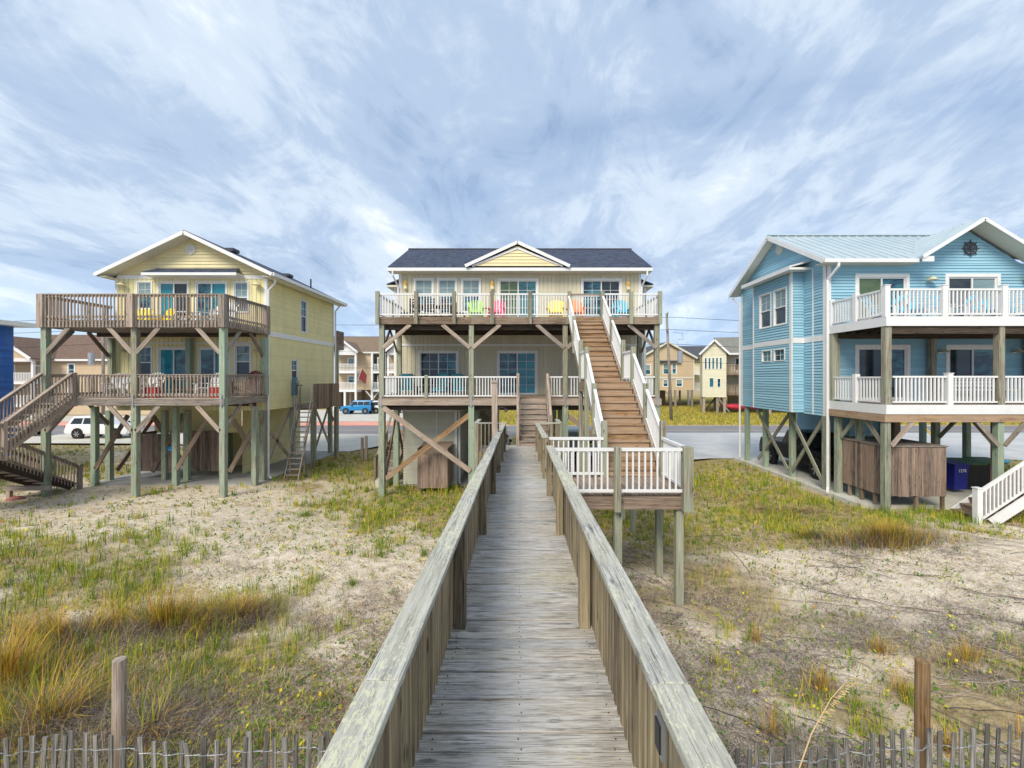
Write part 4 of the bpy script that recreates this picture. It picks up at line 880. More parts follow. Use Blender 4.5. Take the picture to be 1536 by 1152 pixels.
    post(S, -18.36, 18.9, 0, 1.22, .14, 'wood_grey', 'newel_post'); m = MB(); m.box(-19.5, -17.75, 17.1, 17.2, .55, .72); m.box(-19.4, -19.25, 17.1, 17.22, .1, .54); m.build('crossbeam', 'wood_grey', S)
    # AC platform and meter on the right side, with the steep ladder
    P = MB(); x0, x1, y0, y1, zp = XR+.05, XR+1.02, 23.0, 26.1, 3.45
    y = y0
    while y < y1: P.box(x0, x1, y, y+.137, zp-.035, zp); y += .1435
    o = P.build('service_platform', 'wood_grey', T)
    m = MB(); y = y0+.9
    for s_ in (0,):
        y = y0
        fr = side(x1, 1)
        while y < y1: fr.box(m, y, y+.135, zp-.25, zp+1.05, 0, .022); y += .14
        fr2 = front(y0)
        u = x0
        while u < x1-.62: fr2.box(m, u, u+.04, zp, zp+.95, 0, .03); u += .14
        m.beam((x0, y0, zp+.97), (x0+.4, y0, zp+.97), .05, .09); m.box(x0, x1, y0-.04, y0, zp-.27, zp-.04)
    m.build('platform_screen', 'wood_shed', o)
    for y in (y0+.1, y1-.1): post(T, x1-.1, y, -.1, zp-.3, .14, 'wood_pilegrey', 'post')
    brace(T, (x1-.1, y1-.4, 2.4), (x1-.1, y1-1.3, 3.4), 'wood_brown')
    post(T, XR+.02, DB+.5, -.1, 6.58, .2, 'wood_pile', 'deck_post')
    m = MB(); m.box(XR-2, XR+.12, DB+.15, DB+1.4, 6.6, 6.85); m.box(XR+.08, XR+.12, DB+.15, DB+1.4, 6.86, 7.75); m.build('back_deck', 'wood_brown', T)
    m = MB(); m.box(XR+.03, XR+.22, 22.75, 22.98, 3.95, 4.85); o = m.build('meter_box', 'meter', T); m = MB(); m.cyl((XR+.22, 22.86, 4.6), (XR+.36, 22.86, 4.6), .09, .09, 12); m.tube([(XR+.12, 22.86, 3.95), (XR+.12, 22.86, .3)], .035); m.build('meter_dial', 'metal', o)
    Ld = thing('ladder_stair', 'steep narrow wooden ladder leaning on the side platform of the yellow house', 'ladder', (-10.6, 22.2, .2))
    a0, b0 = Vector((-10.98, 21.9, .22)), Vector((-10.98, 25.45, 3.78)); w = Vector((.36, 0, 0))
    a0 = Vector((-10.30, 20.4, .2)); b0 = Vector((-10.80, 22.97, 3.45)); w = Vector((.30, 0, 0))
    for i in range(1, 15):
        c = a0+(b0-a0)*(i/14.6); m = MB(); m.box(c.x-.30, c.x+.30, c.y-.09, c.y+.09, c.z-.035, c.z); m.build('rung', 'wood_grey', Ld)
    for s in (-1, 1): m = MB(); m.beam(a0+w*s*1.05, b0+w*s*1.05, .04, .13); m.build('stringer', 'wood_grey', Ld)
    for s in (-1, 1):
        m = MB(); m.beam(a0+w*s*1.1+Vector((-.1, .75, 1.6)), b0+w*s*1.1+Vector((0, -.03, 1.0)), .04, .08); m.box(a0.x+w.x*s*1.1-.16, a0.x+w.x*s*1.1-.10, 21.2, 21.28, .2, 2.0); m.build('handrail', 'wood_grey', Ld)
build_left()

# ---------------------------------------------------------------- the blue house on the right
def build_blue():
    D1, D2, DB = 14.9, 17.75, 24.5; XL, XR = 12.0, 22.6; Z1 = 3.92; Z2 = 6.82; ZE = 9.22; ZB = 3.31
    T = thing('beach_house', 'light blue house with white metal roof and ship wheel at the right', 'house', (17, 21, .3))
    f = front(D2); l = side(XL, -1)
    up = [(13.1, 15.22, Z2-.02, 8.88), (16.62, 18.78, Z2-.02, 8.88)]; lo = [(13.1, 15.25, Z1-.02, 6.1), (16.65, 18.8, Z1-.02, 6.1)]
    gx0, gx1, gc_ = 15.35, 19.45, 17.42; zgr = 10.72; sl = .62
    m = MB(); ops = [op(*o) for o in up+lo]
    lap(m, f, XL, XR, ZB, 9.28, ops, pitch=.118, d=.032); lap(m, f, 15.2, 19.65, 9.28, zgr-.12, (), pitch=.118, d=.032, clip=lambda v: (gc_-(zgr-.1-v)/sl, gc_+(zgr-.1-v)/sl))
    m.build('front_wall', 'side_blue', T)
    # left wall with the projecting bay
    ye, yb, yr = 17.25, 25.05, 21.15; ze, zr = 9.36, 11.42; s2 = (zr-ze)/(yr-ye); xo = 11.55
    m = MB(); lap(m, l, D2, DB, ZB, 11.2, (), pitch=.118, d=.032, clip=lambda v: (yr-(zr-.14-v)/s2 if v > 9.2 else 0, yr+(zr-.14-v)/s2 if v > 9.2 else 99))
    BX = XL-.5; b0, b1 = 19.15, 22.3; lb = side(BX, -1)
    bw = [(19.5, 20.52, 7.12, 8.75), (20.7, 21.72, 7.12, 8.75), (19.62, 20.5, 5.55, 6.1), (20.68, 21.5, 5.55, 6.1)]
    m2 = MB(); lap(m2, lb, b0, b1, ZB+.05, 9.4, [op(*o) for o in bw], pitch=.118, d=.032); lap(m2, front(b0), BX, XL, ZB+.05, 9.4, (), pitch=.118, d=.032); lap(m2, back(b1), BX, XL, ZB+.05, 9.4, (), pitch=.118, d=.032); m2.box(BX, XL, b0, b1, ZB+.03, ZB+.08)
    m.build('side_wall', 'side_blue', T); bay = m2.build('bay', 'side_blue', T)
    m = MB(); m.slab((BX-.42, b1+.4, 9.42), (BX-.42, b0-.5, 9.42), (XL-.02, b0-.5, 9.66), (XL-.02, b1+.4, 9.66), .06); m.box(BX-.42, XL-.02, b0-.52, b1+.42, 9.26, 9.355); m.build('bay_roof', 'white', bay)
    m = MB(); lb.box(m, b0-.02, b0+.14, ZB+.05, 9.26, .019, .045); lb.box(m, b1-.06, b1+.02, ZB+.05, 9.26, .019, .045); front(b0).box(m, BX-.04, BX+.0, ZB+.05, 9.26, .0, .03)
    lb.box(m, b0+.14, b1-.06, 6.27, 6.5, .019, .04); front(b0).box(m, BX+.01, XL-.03, 6.27, 6.5, .019, .045); m.build('bay_trim', 'white', bay)
    m = MB(); l.box(m, D2+.16, b0-.02, 6.27, 6.5, .019, .04); l.box(m, D2-.02, D2+.15, ZB, 9.3, .019, .045)
    f.box(m, XL+.0, XL+.15, ZB, 9.2, .019, .045); l.box(m, 18.5, 18.56, ZB, 9.3, .02, .045); m.build('corner_trim', 'white', T); m = MB(); l.box(m, b1+.02, DB-.1, 6.27, 6.5, .019, .04); l.box(m, DB-.1, DB+.02, ZB, 9.3, .019, .045); m.build('corner_trim', 'white', T)
    for o in bw[:2]: window(bay, lb, *o, 'dh', ('glass_blind', 'glass_dark'), trim=.06, grid='top')
    for o in bw[2:]: window(bay, lb, *o, 'fixed', ('glass',), trim=.05, grid=True)
    for o in up: window(T, f, *o, 'slider', ('glass_green' if o is up[0] else 'glass_dark', 'glass' if o is up[0] else 'glass_blind'), trim=.13, grid=False)
    for o in lo: window(T, f, *o, 'slider', ('glass_dark', 'glass'), trim=.13, grid=False)
    m = MB(); lap(m, side(XR, 1), D2, DB, ZB, ZE); lap(m, back(DB), XL, XR, ZB, ZE); m.box(XL+.02, XR, D2+.01, DB, ZB-.02, ZB+.05); m.build('rear_wall', 'side_blue', T)
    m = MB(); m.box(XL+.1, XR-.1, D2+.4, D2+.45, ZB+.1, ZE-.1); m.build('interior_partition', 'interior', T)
    # metal roof
    m = MB(); XE = 23.1
    ga, gb = gc_-2.28, gc_+2.28; ym = D2+.12; zm_ = ze+(ym-ye)*s2
    m.slab((xo, ye, ze), (ga, ye, ze), (ga, yr, zr), (xo, yr, zr), .07); m.slab((gb, ye, ze), (XE, ye, ze), (XE, yr, zr), (gb, yr, zr), .07); m.slab((ga+.001, ym, zm_), (gb-.001, ym, zm_), (gb-.001, yr, zr), (ga+.001, yr, zr), .07); m.slab((XE, yb, ze), (xo, yb, ze), (xo, yr, zr+.002), (XE, yr, zr+.002), .07)
    x = xo+.02; d = Vector((0, yr-ye, zr-ze))
    while x < XE: m.beam((x, ym if ga < x < gb else ye, (zm_ if ga < x < gb else ze)+.02), (x, yr, zr+.02), .03, .045); x += .405
    m.beam((xo, yr, zr+.03), (XE, yr, zr+.03), .22, .05)
    rf = m.build('roof', 'metal_roof', T)
    m = MB(); yf = 17.0; gw = 2.3; zb_ = zgr-gw*sl+.12; yv = lambda z: ye+(z-ze)/s2
    zt = zgr+.12; zlow = zt-gw*sl
    for s in (-1, 1):
        xa = gc_+s*gw
        m.slab(*(((xa, yf, zlow), (xa, yv(zlow)+.3, zlow), (gc_, yv(zt)+.1, zt+(.002 if s > 0 else 0)), (gc_, yf, zt+(.002 if s > 0 else 0)))), .06)
        k = yf+.05
        while k < yv(zt): 
            t0 = max(0.0, (k-yv(zlow)-.3)/max(.01, yv(zt)-yv(zlow)-.2)); m.beam((xa+(gc_-xa)*t0, k, zlow+(zt-zlow)*t0+.02), (gc_, k, zt+.02), .03, .045); k += .405
    m.build('front_gable_roof', 'metal_roof', rf)
    m = MB()
    for s in (-1, 1): m.beam((gc_+s*(gw+.02), yf-.02, zlow-.07), (gc_, yf-.02, zt-.07), .03, .13); m.box(min(gc_+s*gw, gc_+s*(gw-.42)), max(gc_+s*gw, gc_+s*(gw-.42)), yf, yf+.04, zlow-.24, zlow-.04)
    m.box(xo, gc_-gw, ye-.09, ye-.0, ze-.17, ze-.03); m.box(gc_+gw, XE, ye-.09, ye-.0, ze-.17, ze-.03)
    for ya in (ye, yb): m.beam((xo-.02, ya, ze-.09), (xo-.02, yr, zr-.09), .035, .18)
    m.build('fascia', 'white', T)
    m = MB(); m.box(xo+.02, gc_-gw+.1, ye+.002, D2-.0, ze-.16, ze-.14)
    for ya in (ye, yb): m.slab((xo, ya, ze-.085), (XL, ya, ze-.085), (XL, yr, zr-.085), (xo, yr, zr-.085), .02)
    for s in (-1, 1): m.slab((gc_+s*gw, yf, zlow-.07), (gc_+s*gw, D2, zlow-.07), (gc_, D2, zt-.07), (gc_, yf, zt-.07), .02)
    m.build('soffit', 'soffit', T)
    m = MB(); m.cyl(l.p(20.9, 10.75, .015), l.p(20.9, 10.75, .06), .26, .26, 16)
    for k in range(-4, 5): v = 10.75+k*.052; w = math.sqrt(max(0, .23**2-(k*.052)**2)); l.box(m, 20.9-w, 20.9+w, v-.014, v+.014, .061, .08)
    m.build('gable_vent', 'soffit', T)
    # ship's wheel on the gable
    m = MB(); c = f.p(17.58, 9.86, .07)
    for rr_ in (.15, .235):
        pts = [c+Vector((math.cos(a)*rr_, 0, math.sin(a)*rr_)) for a in [2*math.pi*k/20 for k in range(21)]]; m.tube(pts, .026 if rr_ > .2 else .014, 6)
    for k in range(8):
        a = 2*math.pi*k/8; m.cyl(c, c+Vector((math.cos(a)*.33, 0, math.sin(a)*.33)), .016, .02, 6)
    m.cyl(c+Vector((0, .03, 0)), c+Vector((0, -.03, 0)), .06, .06, 10); m.build('ship_wheel', 'iron', T)
    for u, v in ((15.98, 8.62), (19.75, 8.66), (16.4, 5.82), (19.3, 5.82)): wall_lamp(T, f, u, v)
    downspout(T, [(XL+.1, ye-.04, ze-.15), (XL+.1, ye-.04, ze-.3), (XL-.02, D2-.1, ze-.75), (XL-.02, D2-.1, .55), (XL-.2, D2-.35, .38)], .055)
    downspout(T, [(XL-.3, yb-.1, ze-.2), (XL-.08, DB+.08, ze-.6), (XL-.08, DB+.08, .5)], .05)
    # decks
    for z, wm in ((Z2, 0), (Z1, 1)):
        m = MB(); y = D1-.0
        while y < D2-.06: m.box(XL+.02, XR, y, y+.137, z-.035, z-.002); y += .1435
        m.build('deck', 'wood_grey', T)
        m = MB(); m.box(XL, XR, D1-.05, D1-.01, z-.31, z+.0); m.box(XL, XL+.04, D1-.009, D2-.03, z-.31, z+.0); m.build('white_fascia', 'white', T)
        m = MB(); x = XL+.3
        while x < XR: m.box(x, x+.04, D1, D2-.04, z-.28, z-.04); x += .41
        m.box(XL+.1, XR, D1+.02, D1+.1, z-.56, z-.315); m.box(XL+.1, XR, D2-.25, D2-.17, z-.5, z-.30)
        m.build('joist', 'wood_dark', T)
    m = MB(); m.box(XL-.02, XR, D1-.02, D1+.018, Z1-.57, Z1-.315); m.box(XL-.02, XL+.02, D1+.02, D2-.05, Z1-.57, Z1-.315); m.build('rim_beam', 'wood_tread', T)
    PX = [12.12, 15.85, 19.6]
    for i, x in enumerate(PX):
        g = float(H(x, D1)); post(T, x, D1+.13, g-.4, Z1-.57, .2, 'wood_pile'); post(T, x, D1+.1, Z1, Z2-.31, .2, 'wood_pilegrey', 'deck_post'); post(T, x+.1, D2-.2, Z1, Z2-.5, .2, 'wood_pilegrey', 'deck_post')
        post(T, x+.1, D2-.35, .2, ZB, .2, 'wood_pile')
        if i: post(T, x-1.9, D2-.9, .2, ZB, .22, 'wood_brown')
        for dx in (-1, 1):
            if i == 0 and dx < 0: continue
            brace(T, (x+dx*.1, D1+.02, Z1-1.35), (x+dx*.8, D1+.02, Z1-.56), 'wood_grey', .045, .14)
        brace(T, (x, D1+.25, Z1-1.35), (x, D1+1.0, Z1-.56), 'wood_pilegrey', .045, .14); brace(T, (x+.1, D2-.5, 2.55), (x+.1, D2-1.2, 3.3), 'wood_pilegrey', .045, .14)
        for yy in (20.2, 22.4, 24.2):
            if i or True: post(T, x+(.02 if i == 0 else .3), yy, .2, ZB, .21, 'wood_pile')
    post(T, XL+.05, D2+.1, .2, ZB, .21, 'wood_pile'); post(T, XL+.6, D1+1.9, .2, ZB, .2, 'wood_pile')
    post(T, XL+.12, D2-.22, Z1, Z2-.31, .2, 'wood_pilegrey', 'deck_post')
    for a, b in ((D2+.25, 20.1), (20.3, 22.95)):
        brace(T, (XL+.0, a, .7), (XL+.0, b, 3.2), 'wood_pilegrey', .045, .16); brace(T, (XL+.06, a, 3.2), (XL+.06, b, .7), 'wood_pilegrey', .045, .16)
    for z, px in ((Z2, (XL+.08, 13.98, 15.95, 17.9, 19.9)), (Z1, (14.15, 18.0, 21.5))):
        for x in px: m = MB(); m.box(x-.085, x+.085, D1-.02, D1+.15, z+.0, z+1.02); m.box(x-.1, x+.1, D1-.035, D1+.165, z+1.02, z+1.05); m.build('rail_post', 'white', T, bevel=.006)
        for y in ((16.3, 17.6) if z == Z2 else (16.3,)): m = MB(); m.box(XL+.0, XL+.17, y-.085, y+.085, z, z+1.02); m.build('rail_post', 'white', T, bevel=.006)
    PT = [XL+.2, 13.9, 15.87, 17.82, 19.8, 22.5]
    for a, b in zip(PT, PT[1:]): white_rail(T, (a, D1+.06, Z2), (b-(.02), D1+.06, Z2), .93, gap=.13, bw=.045)
    for a, b in ((12.28, 14.06), (14.24, 15.74), (15.96, 17.9), (18.1, 19.5), (19.7, 21.4)): white_rail(T, (a, D1+.06, Z1), (b, D1+.06, Z1), .95, gap=.13, bw=.045)
    for z in (Z1, Z2): white_rail(T, (XL+.08, D1+.2, z), (XL+.08, 16.2, z), .93, gap=.13, bw=.045); white_rail(T, (XL+.08, 16.4, z), (XL+.08, 17.5, z), .93, gap=.13, bw=.045)
    m = MB(); m.box(XL-.15, XR, D1+.8, 25.2, .0, .40); m.build('floor_slab', 'concrete', T)
    m = MB(); lap(m, side(14.9, -1), 20.5, 24.4, .4, 3.3, pitch=.118); lap(m, front(20.5), 14.9, 16.2, .4, 3.3, pitch=.118); m.build('ground_wall', 'side_blue', T)
    window(T, front(20.49), 15.1, 15.9, 1.7, 2.9, 'dh', ('glass', 'glass_dark'), trim=.06)
    # timber shower room with boards stopping short of the slab
    S = MB(); x0, x1, y0, y1 = 12.32, 14.32, 15.25, 17.75; z0, z1 = .82, 2.47
    def planks(fr, a, b):
        u = a
        while u < b-.01: w = min(random.uniform(.09, .15), b-u); fr.box(S, u, u+w-.006, z0+random.uniform(-.015, .015), z1+random.uniform(-.008, .008), 0, .02+random.uniform(0, .006)); u += w
    planks(front(y0), x0, x1); planks(side(x0, -1), y0, y1); planks(side(x1, 1), y0, y1)
    o = S.build('shower_room', 'wood_shed', T)
    m = MB()
    for x in (x0+.05, x0+1.0, x1-.12): m.box(x, x+.09, y0+.002, y0+.09, .2, z1-.02)
    for y in (y0+.5, y0+1.1, y0+1.7, y1-.1): m.box(x0+.002, x0+.09, y, y+.09, .2, z1-.02)
    m.build('shower_stud', 'wood_brown', o); m = MB(); m.box(x0-.05, x1+.05, y0-.05, y1, z1+.012, z1+.05); m.build('shower_roof', 'wood_grey', o)
    # white stair to the right
    S = thing('outdoor_staircase', 'white railed staircase at the right edge, climbing from the sand beside the blue house', 'staircase', (14, 13.9, .3))
    z0 = .38; xa, xb = 13.75, 19.2
    treads(S, (xa+.25, 14.15, z0), (xb, 14.15, Z1), 1.1, (0, 1, 0), 19, 'wood_brown', smat='white')
    for y in (13.55,):
        for x in (13.68, 16.3, 19.1): zz = z0+(Z1-z0)*max(0, x-xa)/(xb-xa); m = MB(); m.box(x-.085, x+.085, y-.085, y+.085, zz-.35 if x > 14 else -.1, zz+1.12); m.box(x-.1, x+.1, y-.1, y+.1, zz+1.12, zz+1.15); m.build('newel_post', 'white', S, bevel=.006)
        white_rail(S, (13.8, y, z0+.12), (16.22, y, z0+.12+(Z1-z0)*(16.22-xa)/(xb-xa)), .95, gap=.12, bw=.045); white_rail(S, (16.4, y, z0+.12+(Z1-z0)*(16.4-xa)/(xb-xa)), (19.0, y, Z1), .95, gap=.12, bw=.045)
    post(S, 16.3, 13.9, 0, 1.7, .14, 'wood_pilegrey', 'post'); post(S, 19.1, 13.4, 0, 3.5, .14, 'wood_pilegrey', 'post')
build_blue()
# ---------------------------------------------------------------- deck furniture
def adirondack(mat, label, group, back_mat=None, slats=7):
    T = thing('adirondack_chair', label, 'chair', (0, 0, 0), group)
    m = MB()
    for i in range(6): y = -.30+i*.095; m.box(-.26, .26, y, y+.08, .36-.018*i, .378-.018*i)
    m.build('seat', back_mat or mat, T)
    m = MB()
    for i in range(slats):
        t = (i-(slats-1)/2)/((slats-1)/2); x0 = t*.23; x1 = t*.31; h = .74-.10*t*t
        m.beam((x0, .20, .26), (x1, .50, .26+h), .066, .018, (0, -1, .4))
    m.beam((-.27, .33, .52), (.27, .33, .52), .02, .07); m.build('backrest', back_mat or mat, T)
    for s in (-1, 1):
        m = MB(); m.box(s*.33-.065, s*.33+.065, -.38, .32, .54, .562); m.build('arm', mat, T)
        m = MB(); m.box(s*.30-.018, s*.30+.018, -.34, -.25, 0, .54); m.build('leg', mat, T)
        m = MB(); m.beam((s*.275, -.30, .33), (s*.275, .55, .04), .03, .10); m.box(s*.31-.016, s*.31+.016, .24, .31, .1, .54); m.build('leg', mat, T)
    return T
G1 = 'bright plastic adirondack chairs on the middle house top deck'
for mat, lab, x in (('ch_lime', 'lime green adirondack chair on the top deck, left of the pink one', -1.93), ('ch_pink', 'hot pink adirondack chair on the top deck between green chair and glass door', -1.05), ('ch_yellow', 'bright yellow adirondack chair on the top deck left of the stairs', 1.57), ('ch_orange', 'orange adirondack chair on the top deck behind the stair head', 2.45), ('ch_teal', 'turquoise adirondack chair on the top deck right of the stairs', 4.50)):
    place(adirondack(mat, lab, G1), (x, 19.9, 7.26), random.uniform(-.15, .15), sc=1.05)
G2 = 'white adirondack chairs on the yellow house decks'
base = adirondack('ch_white', 'white adirondack chair at the right end of the yellow house top deck', G2)
place(base, (-12.3, 18.9, 7.04), .2)
for (x, y, z, r, lab) in ((-13.1, 19.3, 7.04, -.3, 'white adirondack chair on the yellow house top deck before the right door'), (-15.35, 18.8, 4.03, .1, 'white adirondack chair on the yellow house lower deck before the left door'), (-16.8, 18.9, 4.03, .4, 'white adirondack chair on the yellow house lower deck near the left window'), (-12.9, 18.8, 4.03, -.2, 'white adirondack chair on the yellow house lower deck beside the brown table')):
    place(copy_tree(base), (x, y, z), r, lab)
G3 = 'yellow adirondack chairs on the yellow house top deck'
base = adirondack('ch_yellow', 'yellow adirondack chair under the left window of the yellow house top deck', G3); place(base, (-16.75, 19.9, 7.04), .2, sc=.88); place(copy_tree(base), (-15.75, 19.9, 7.04), -.3, sc=.88, label= 'yellow adirondack chair before the left glass door of the yellow house top deck')
place(adirondack('maroon', 'dark red adirondack chair at the right end of the yellow house lower deck', None), (-11.95, 19.7, 4.03), -.3, sc=1.1)
G4 = 'turquoise and white chairs on the blue house decks'
base = adirondack('ch_white', 'turquoise striped white chair at the left corner of the blue house top deck', G4, 'ch_blue', 5)
place(base, (12.9, 16.2, 6.82), .5)
for (x, y, z, r, lab) in ((13.85, 16.0, 6.82, -.2, 'turquoise striped white chair before the left glass door of the blue house top deck'), (15.35, 16.2, 6.82, .2, 'turquoise striped white chair under the lamp left of the gable door'), (16.55, 16.1, 6.82, -.2, 'turquoise striped white chair at the left edge of the gable door'), (17.7, 16.0, 6.82, .3, 'turquoise striped white chair in the middle of the gable door'), (18.7, 16.2, 6.82, -.1, 'turquoise striped white chair at the right edge of the blue house top deck')):
    place(copy_tree(base), (x, y, z), r, lab)
def patio_chair(label, group):
    T = thing('patio_chair', label, 'chair', (0, 0, 0), group); m = MB(); m.box(-.28, .28, -.28, .26, .30, .42); m.build('seat_cushion', 'teal_cloth', T, bevel=.03)
    m = MB(); m.beam((0, .26, .40), (0, .42, 1.0), .54, .11, (0, -1, .3)); m.build('back_cushion', 'teal_cloth', T, bevel=.03)
    for s in (-1, 1):
        m = MB(); m.tube([(s*.32, -.28, 0), (s*.32, -.28, .56), (s*.32, -.2, .60), (s*.32, .28, .60), (s*.32, .40, .95)], .018, 6); m.tube([(s*.32, .30, .60), (s*.32, .34, 0)], .018, 6); m.build('frame', 'black', T)
    m = MB(); m.box(-.31, .31, -.28, .28, .26, .295); m.build('seat_frame', 'ch_teal', T); return T
c = patio_chair('teal cushioned patio chair at the left end of the middle house lower deck', 'teal patio chairs on the middle house lower deck'); place(c, (-5.05, 20.2, 3.99), .2)
for x, r, lab in ((-3.55, -.2, 'teal cushioned patio chair before the left glass door of the lower deck'), (-2.75, .3, 'teal cushioned patio chair right of the left glass door on the lower deck')): place(copy_tree(c), (x, 20.2, 3.99), r, lab)
def table(name, label, loc, L_, W_, h, mat, cat='table'):
    T = thing(name, label, cat, (0, 0, 0)); m = MB(); n = 6
    for i in range(n): y = -W_/2+i*W_/n; m.box(-L_/2, L_/2, y, y+W_/n-.012, h-.03, h)
    m.build('tabletop', mat, T)
    for sx in (-1, 1):
        for sy in (-1, 1): m = MB(); m.box(sx*(L_/2-.08)-.03, sx*(L_/2-.08)+.03, sy*(W_/2-.07)-.03, sy*(W_/2-.07)+.03, 0, h-.03); m.build('leg', mat, T)
    m = MB(); m.box(-L_/2+.1, L_/2-.1, -.02, .02, h*.35, h*.35+.07); m.build('stretcher', mat, T); return place(T, loc)
table('dining_table', 'long dark brown dining table on the left of the middle house top deck', (-3.9, 20.4, 7.26), 1.9, .9, .74, 'wood_dark')
def side_chair(mat, label, group):
    T = thing('dining_chair', label, 'chair', (0, 0, 0), group); m = MB(); m.box(-.22, .22, -.22, .22, .43, .46); m.build('seat', mat, T)
    m = MB()
    for i in range(4): m.box(-.22, .22, .21, .23, .56+i*.11, .62+i*.11)
    m.build('backrest', mat, T)
    for sx in (-1, 1):
        for sy in (-1, 1): m = MB(); m.box(sx*.2-.02, sx*.2+.02, sy*.2-.02, sy*.2+.02, 0, .43 if sy < 0 else .98); m.build('leg', mat, T)
    return T
c0 = side_chair('wood_dark', 'dark dining chair at the left end of the long top deck table', 'dark dining chairs round the top deck table'); place(c0, (-5.1, 20.4, 7.26), R(-90))
for x, y, r, lab in ((-4.55, 19.8, 180, 'dark dining chair left of three along the front of the top deck table'), (-3.9, 19.75, 180, 'dark dining chair middle of three along the front of the top deck table'), (-3.25, 19.8, 180, 'dark dining chair right of three along the front of the top deck table'), (-2.7, 20.4, 90, 'dark dining chair at the right end of the long top deck table')): place(copy_tree(c0), (x, y, 7.26), R(r), lab)
table('dining_table', 'brown wooden table on the lower deck of the yellow house', (-14.0, 19.0, 4.03), 1.7, .85, .72, 'wood_brown')
table('side_table', 'small white table between chairs on the yellow house top deck', (-13.9, 18.8, 7.04), .6, .5, .5, 'ch_white'); table('side_table', 'small black table between teal chairs on the middle house lower deck', (-4.3, 19.9, 3.99), .6, .5, .45, 'black')
def bench(label, loc, L_, mat):
    T = thing('bench', label, 'bench', (0, 0, 0)); m = MB()
    for i in range(4): m.box(-L_/2, L_/2, -.2+i*.105, -.11+i*.105, .42, .45)
    m.build('seat', mat, T); m = MB()
    for i in range(3): m.box(-L_/2, L_/2, .24, .26, .55+i*.13, .63+i*.13)
    m.build('backrest', mat, T)
    for s in (-1, 1): m = MB(); m.box(s*(L_/2-.08)-.03, s*(L_/2-.08)+.03, -.2, -.14, 0, .42); m.box(s*(L_/2-.08)-.03, s*(L_/2-.08)+.03, .20, .26, 0, .93); m.box(s*(L_/2-.08)-.03, s*(L_/2-.08)+.03, -.14, .20, .34, .40); m.build('leg', mat, T)
    return place(T, loc)
bench('white slatted bench at the left end of the yellow house lower deck', (-17.2, 19.8, 4.03), 1.2, 'ch_white'); bench('long white bench on the lower deck of the blue house', (17.4, 17.2, 3.92), 2.6, 'ch_white')
def cooler(label, loc):
    T = thing('cooler', label, 'cooler', (0, 0, 0), 'red coolers on the yellow house lower deck'); m = MB(); m.box(-.26, .26, -.18, .18, 0, .33); m.build('body', 'red', T, bevel=.02); m = MB(); m.box(-.27, .27, -.19, .19, .335, .41); m.build('lid', 'red', T, bevel=.02); m = MB(); m.tube([(-.28, 0, .28), (-.29, 0, .46), (.29, 0, .46), (.28, 0, .28)], .012); m.build('handle', 'white', T); return place(T, loc, 0, None)
cooler('red cooler by the middle post of the yellow house lower deck', (-14.6, 18.05, 4.03)); cooler('red cooler by the right corner post of the yellow house lower deck', (-11.95, 18.0, 4.03))
# coat of arms of clutter: hanging towels are left out, bins follow
def bin_(name, label, loc, rz, body, lid, text=None, w=.62, h=1.08):
    T = thing(name, label, 'bin', (0, 0, 0)); m = MB(); m.obox(Vector((0, 0, h/2+.06)), Vector((w/2*.88, 0, 0)), Vector((0, w*.55, 0)), Vector((0, 0, h/2-.06)), taper=1.12); m.build('body', body, T, bevel=.02)
    m = MB(); m.slab((-w*.55, -w*.68, h+.02), (w*.55, -w*.68, h+.02), (w*.55, w*.66, h+.09), (-w*.55, w*.66, h+.09), .05); m.box(-w*.4, w*.4, w*.66, w*.72, h-.0, h+.05); m.build('lid', lid, T)
    for s in (-1, 1): m = MB(); m.cyl((s*w*.5-.03, w*.5, .12), (s*w*.5+.03, w*.5, .12), .12, n=14); m.build('wheel', 'rubber', T)
    if text:
        c = bpy.data.curves.new('number', 'FONT'); c.body = text; c.size = .17; c.extrude = .002; t = bpy.data.objects.new('number', c); COL.objects.link(t); bpy.context.view_layer.update()
        me = bpy.data.meshes.new_from_object(t); bpy.data.objects.remove(t); me.materials.clear(); me.materials.append(MATS['sticker']); o = bpy.data.objects.new('house_number', me); COL.objects.link(o); o.parent = T; o.location = (-.17, -w*.62-.012, h*.74); o.rotation_euler = (R(86), 0, 0)
    return place(T, loc, rz)
bin_('wheeled_bin', 'dark blue wheeled bin with a white number 1278 beside the brown shower room', (16.85, 17.7, .40), R(6), 'bin_blue', 'bin_blue', '1278')
bin_('wheeled_bin', 'black wheeled bin with a green lid, right of the blue bin', (17.75, 18.1, .40), R(-8), 'black', 'lid_green', None, .75, 1.05)
bin_('wheeled_bin', 'black green-lidded bin nearest the white staircase, behind the front piling', (18.75, 18.3, .40), R(-12), 'black', 'lid_green', None, .75, 1.05)
T = thing('kayak', 'pale blue kayak lying on the slab behind the bins', 'kayak', (22.6, 22.6, .45)); m = MB()
for i in range(12):
    pass
m.tube([(22.9+(-1.5+3*i/14), 22.6, .55+.10*abs(i/7-1)**2) for i in range(15)], [.03+.16*math.sin(math.pi*min(max(i/14, .02), .98))**.6 for i in range(15)], 10); m.smooth = True; m.build('hull', 'kayak_blue', T); m = MB(); m.cyl((22.8, 22.6, .70), (22.8, 22.6, .76), .14, .12, 16); m.build('cockpit', 'black', T)
m = MB(); m.tube([(26.9, 31.2, 2.6), (28.2, 30.6, .4)], .045, 8); tag(m.build('guy_guard', 'yellow_guard'), 'slanted yellow plastic guard tube seen under the blue house', 'guy guard')

